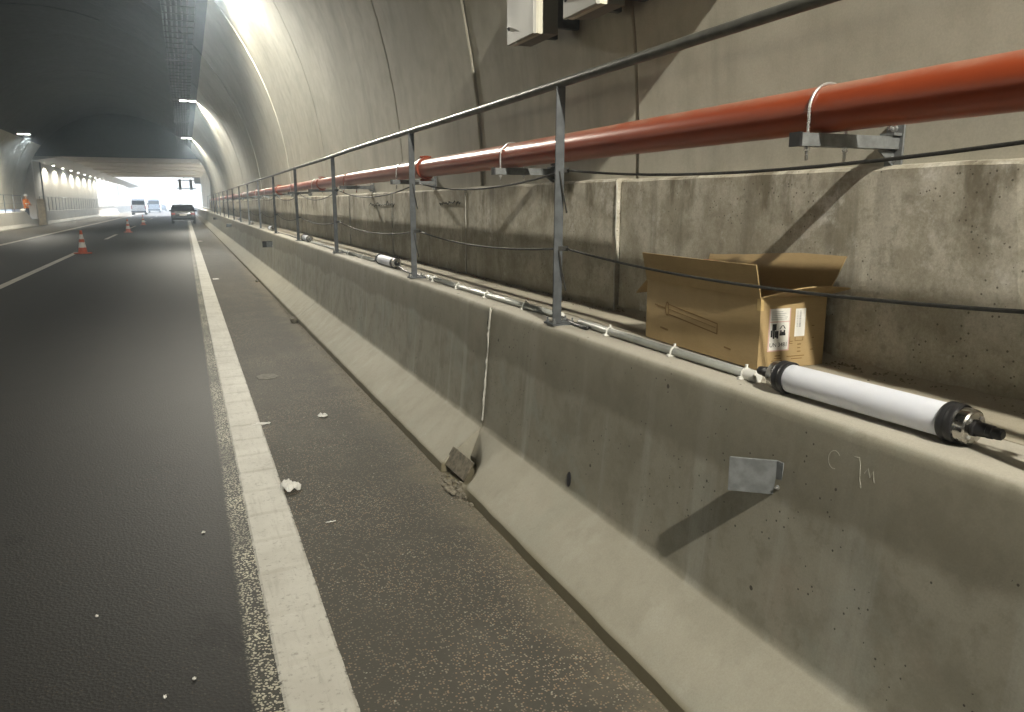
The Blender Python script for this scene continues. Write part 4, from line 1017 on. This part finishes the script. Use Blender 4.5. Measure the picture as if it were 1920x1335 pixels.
# ------------------------------------------------------------------ worker in orange
def worker(loc, rz):
    t = empty('person', loc, rz); tag(t, 'person in orange jacket, white helmet and dark trousers standing behind the left barrier end', 'person')
    J = {'pel': (0,0,.95,.135), 'wst': (0,.0,1.10,.13), 'chs': (0,-.01,1.30,.155), 'nck': (0,.0,1.48,.062), 'hd0': (0,.01,1.56,.075), 'hd1': (0,.02,1.66,.095), 'hd2': (0,.015,1.74,.07),
         'sL': (.19,0,1.42,.07), 'eL': (.27,.03,1.14,.05), 'wL': (.24,.20,.98,.036), 'hL': (.22,.28,.95,.035), 'sR': (-.19,0,1.42,.07), 'eR': (-.26,.05,1.14,.05), 'wR': (-.18,.24,1.06,.036), 'hR': (-.14,.31,1.07,.035),
         'pL': (.10,0,.88,.095), 'kL': (.12,.03,.50,.065), 'aL': (.12,-.02,.10,.046), 'tL': (.13,.13,.045,.04), 'pR': (-.10,0,.88,.095), 'kR': (-.13,.02,.50,.065), 'aR': (-.14,-.03,.10,.046), 'tR': (-.15,.12,.045,.04)}
    E = [('pel','wst'), ('wst','chs'), ('chs','nck'), ('nck','hd0'), ('hd0','hd1'), ('hd1','hd2'), ('chs','sL'), ('sL','eL'), ('eL','wL'), ('wL','hL'), ('chs','sR'), ('sR','eR'), ('eR','wR'), ('wR','hR'), ('pel','pL'), ('pL','kL'), ('kL','aL'), ('aL','tL'), ('pel','pR'), ('pR','kR'), ('kR','aR'), ('aR','tR')]
    for s, h in ((1, 'L'), (-1, 'R')):     # five fingers each
        hx, hy, hz, _ = J['h'+h]
        for k in range(5):
            n1 = 'f%s%d' % (h, k); off = (k-2)*.017
            J[n1] = (hx - s*.01 + (0 if k else s*-.03), hy + (.075 - abs(k-2.4)*.010 if k else .03), hz + off*.9 - .02, .010); E.append(('h'+h, n1))
    names = list(J); me = bpy.data.meshes.new('body'); me.from_pydata([J[n][:3] for n in names], [(names.index(a), names.index(b)) for a, b in E], [])
    o = bpy.data.objects.new('body', me); COL.objects.link(o)
    o.modifiers.new('k', 'SKIN'); sv = me.skin_vertices[0].data
    for i, n in enumerate(names): sv[i].radius = (J[n][3], J[n][3]*(.72 if n in ('chs', 'wst', 'pel') else 1)); sv[i].use_root = n == 'pel'
    o.modifiers.new('s', 'SUBSURF').levels = 2; o.modifiers['s'].render_levels = 2
    dg = bpy.context.evaluated_depsgraph_get(); dg.update(); em = bpy.data.meshes.new_from_object(o.evaluated_get(dg)); bpy.data.objects.remove(o)
    em.materials.clear(); em.materials.append(M['skin'])
    for p in em.polygons: p.use_smooth = True
    b = bpy.data.objects.new('body', em); COL.objects.link(b); b.parent = t
    def shell(name, mat, test, d):
        bm = bmesh.new(); bm.from_mesh(em); bm.normal_update()
        bmesh.ops.delete(bm, geom=[f for f in bm.faces if not test(f.calc_center_median())], context='FACES')
        for v in bm.verts: v.co += v.normal*d
        m2 = bpy.data.meshes.new(name); bm.to_mesh(m2); bm.free(); m2.materials.clear(); m2.materials.append(mat)
        s_ = bpy.data.objects.new(name, m2); COL.objects.link(s_); s_.parent = t; return s_
    hand = lambda c: c.y > .19 and .88 < c.z < 1.15
    jk = shell('jacket', M['vest'], lambda c: .84 < c.z < 1.485 and not hand(c), .026)
    shell('trousers', M['navy'], lambda c: .10 < c.z < .90 and abs(c.x) < .24 and c.y < .17, .016)
    shell('boots', M['rubber'], lambda c: c.z < .15, .014)
    part(MB().lathe([(.150, 0), (.150, .02), (.152, .03)], org=(0, 0, 0), n=20, M=Matrix.Translation((0, -.005, 1.13)) @ Matrix.Diagonal((1.28, 1.02, 2.2, 1))), 'reflective_band', M['reflect'], jk)
    hm = part(MB().lathe([(.150, 0), (.150, .012), (.124, .016), (.120, .06), (.100, .105), (.06, .13), (.01, .138)], n=24, M=Matrix.Translation((0, .02, 1.70))), 'helmet', M['helmet'], t, auto=50)
    part(MB().box(-.07, .07, .10, .19, 1.70, 1.715), 'peak', M['helmet'], hm)
    hd = MB()
    for s in (-1, 1): hd.lathe([(.004, -.006), (.012, 0), (.004, .006)], n=8, M=Matrix.Translation((s*.034, .108, 1.665)) @ Matrix.Rotation(R(90), 4, 'X'))
    part(hd, 'eye', M['ink'], t)
    nz = MB(); nz.add([(0, .145, 1.632), (-.014, .108, 1.625), (.014, .108, 1.625), (0, .108, 1.668)], [(0,1,2), (0,2,3), (0,3,1)]); part(nz, 'nose', M['skin'], t)
    part(MB().box(-.022, .022, .10, .112, 1.596, 1.602), 'mouth', M['tail'], t)
worker((-10.62, 66.3, .45), R(-115))

# ------------------------------------------------------------------ beyond the exit: hillside and trees
def hill():
    mb = MB(); n = 40; vs = []; fs = []
    for i in range(n+1):
        for j in range(n+1):
            x = -160 + 320*i/n; y = 230 + 260*j/n
            road = max(0, min(1, (abs(x + 2) - 9)/30)); ahead = max(0, (y-330)/120)
            h = -.6 + road*(9 + 7*mnoise.noise(Vector((x*.02, y*.02, 0)))) + ahead*6
            vs.append((x, y, h*min(1, (y-228)/25)))
    for i in range(n):
        for j in range(n): fs.append((i*(n+1)+j, (i+1)*(n+1)+j, (i+1)*(n+1)+j+1, i*(n+1)+j+1))
    mb.add(vs, fs); return mb.build('hill', M['soil'], smooth=True)
tag(hill(), kind='structure')
def tree(loc, h, seed, label):
    rnd = random.Random(seed); t = empty('tree', loc); tag(t, label, 'tree', 'trees beyond the exit')
    mb = MB(); mb.tube([(0, 0, -.5), (.1, 0, h*.3), (.0, .1, h*.6)], [h*.03, h*.022, h*.01], 8)
    ctr = []
    for k in range(7):
        a = rnd.uniform(0, 6.3); p = Vector((math.cos(a)*h*.25, math.sin(a)*h*.25, h*rnd.uniform(.5, .85))); ctr.append((p, h*rnd.uniform(.12, .22)))
        mb.tube([(0, 0, h*.35), tuple(p*.6 + Vector((0, 0, h*.18))), tuple(p)], [h*.012, h*.008, h*.003], 5)
    part(mb, 'trunk', M['bark'], t)
    cr = MB()
    for k in range(900):
        p, r = rnd.choice(ctr); d = Vector((rnd.gauss(0, 1), rnd.gauss(0, 1), rnd.gauss(0, .8))).normalized()*r*rnd.uniform(.5, 1.1); c = p + d; s = h*.022*rnd.uniform(.6, 1.4)
        u = Vector((rnd.uniform(-1, 1), rnd.uniform(-1, 1), rnd.uniform(-1, 1))).normalized(); v = u.orthogonal().normalized()
        cr.add([c - u*s, c + v*s*.5, c + u*s, c - v*s*.5], [(0,1,2,3)])
    part(cr, 'crown', M['leaf'], t, fix=False)
tree((6.5, 245, .5), 9, 1, 'low leafy tree right of the road beyond the bright exit, nearest the wall')
tree((-1.5, 335, 1), 11, 2, 'leafy tree straight ahead beyond the bright exit over the stopped car')
tree((3.0, 300, 1), 8, 3, 'small leafy tree between two taller trees beyond the exit')
tree((-22, 320, 5), 12, 4, 'tall leafy tree on the slope left of the road beyond the exit')

# ------------------------------------------------------------------ air: thin exhaust haze through the whole tunnel
hm = bpy.data.materials.new('haze_air'); hm.use_nodes = True; ht = hm.node_tree; ht.nodes.clear()
ho = ht.nodes.new('ShaderNodeOutputMaterial'); hv = ht.nodes.new('ShaderNodeVolumePrincipled')
hv.inputs['Color'].default_value = (.70, .85, 1, 1); hv.inputs['Density'].default_value = .0038; hv.inputs['Anisotropy'].default_value = .62
ht.links.new(hv.outputs[0], ho.inputs['Volume'])
o = MB().box(-170, 170, -70, 520, -1.4, 45).build('haze', hm); tag(o, kind='stuff')
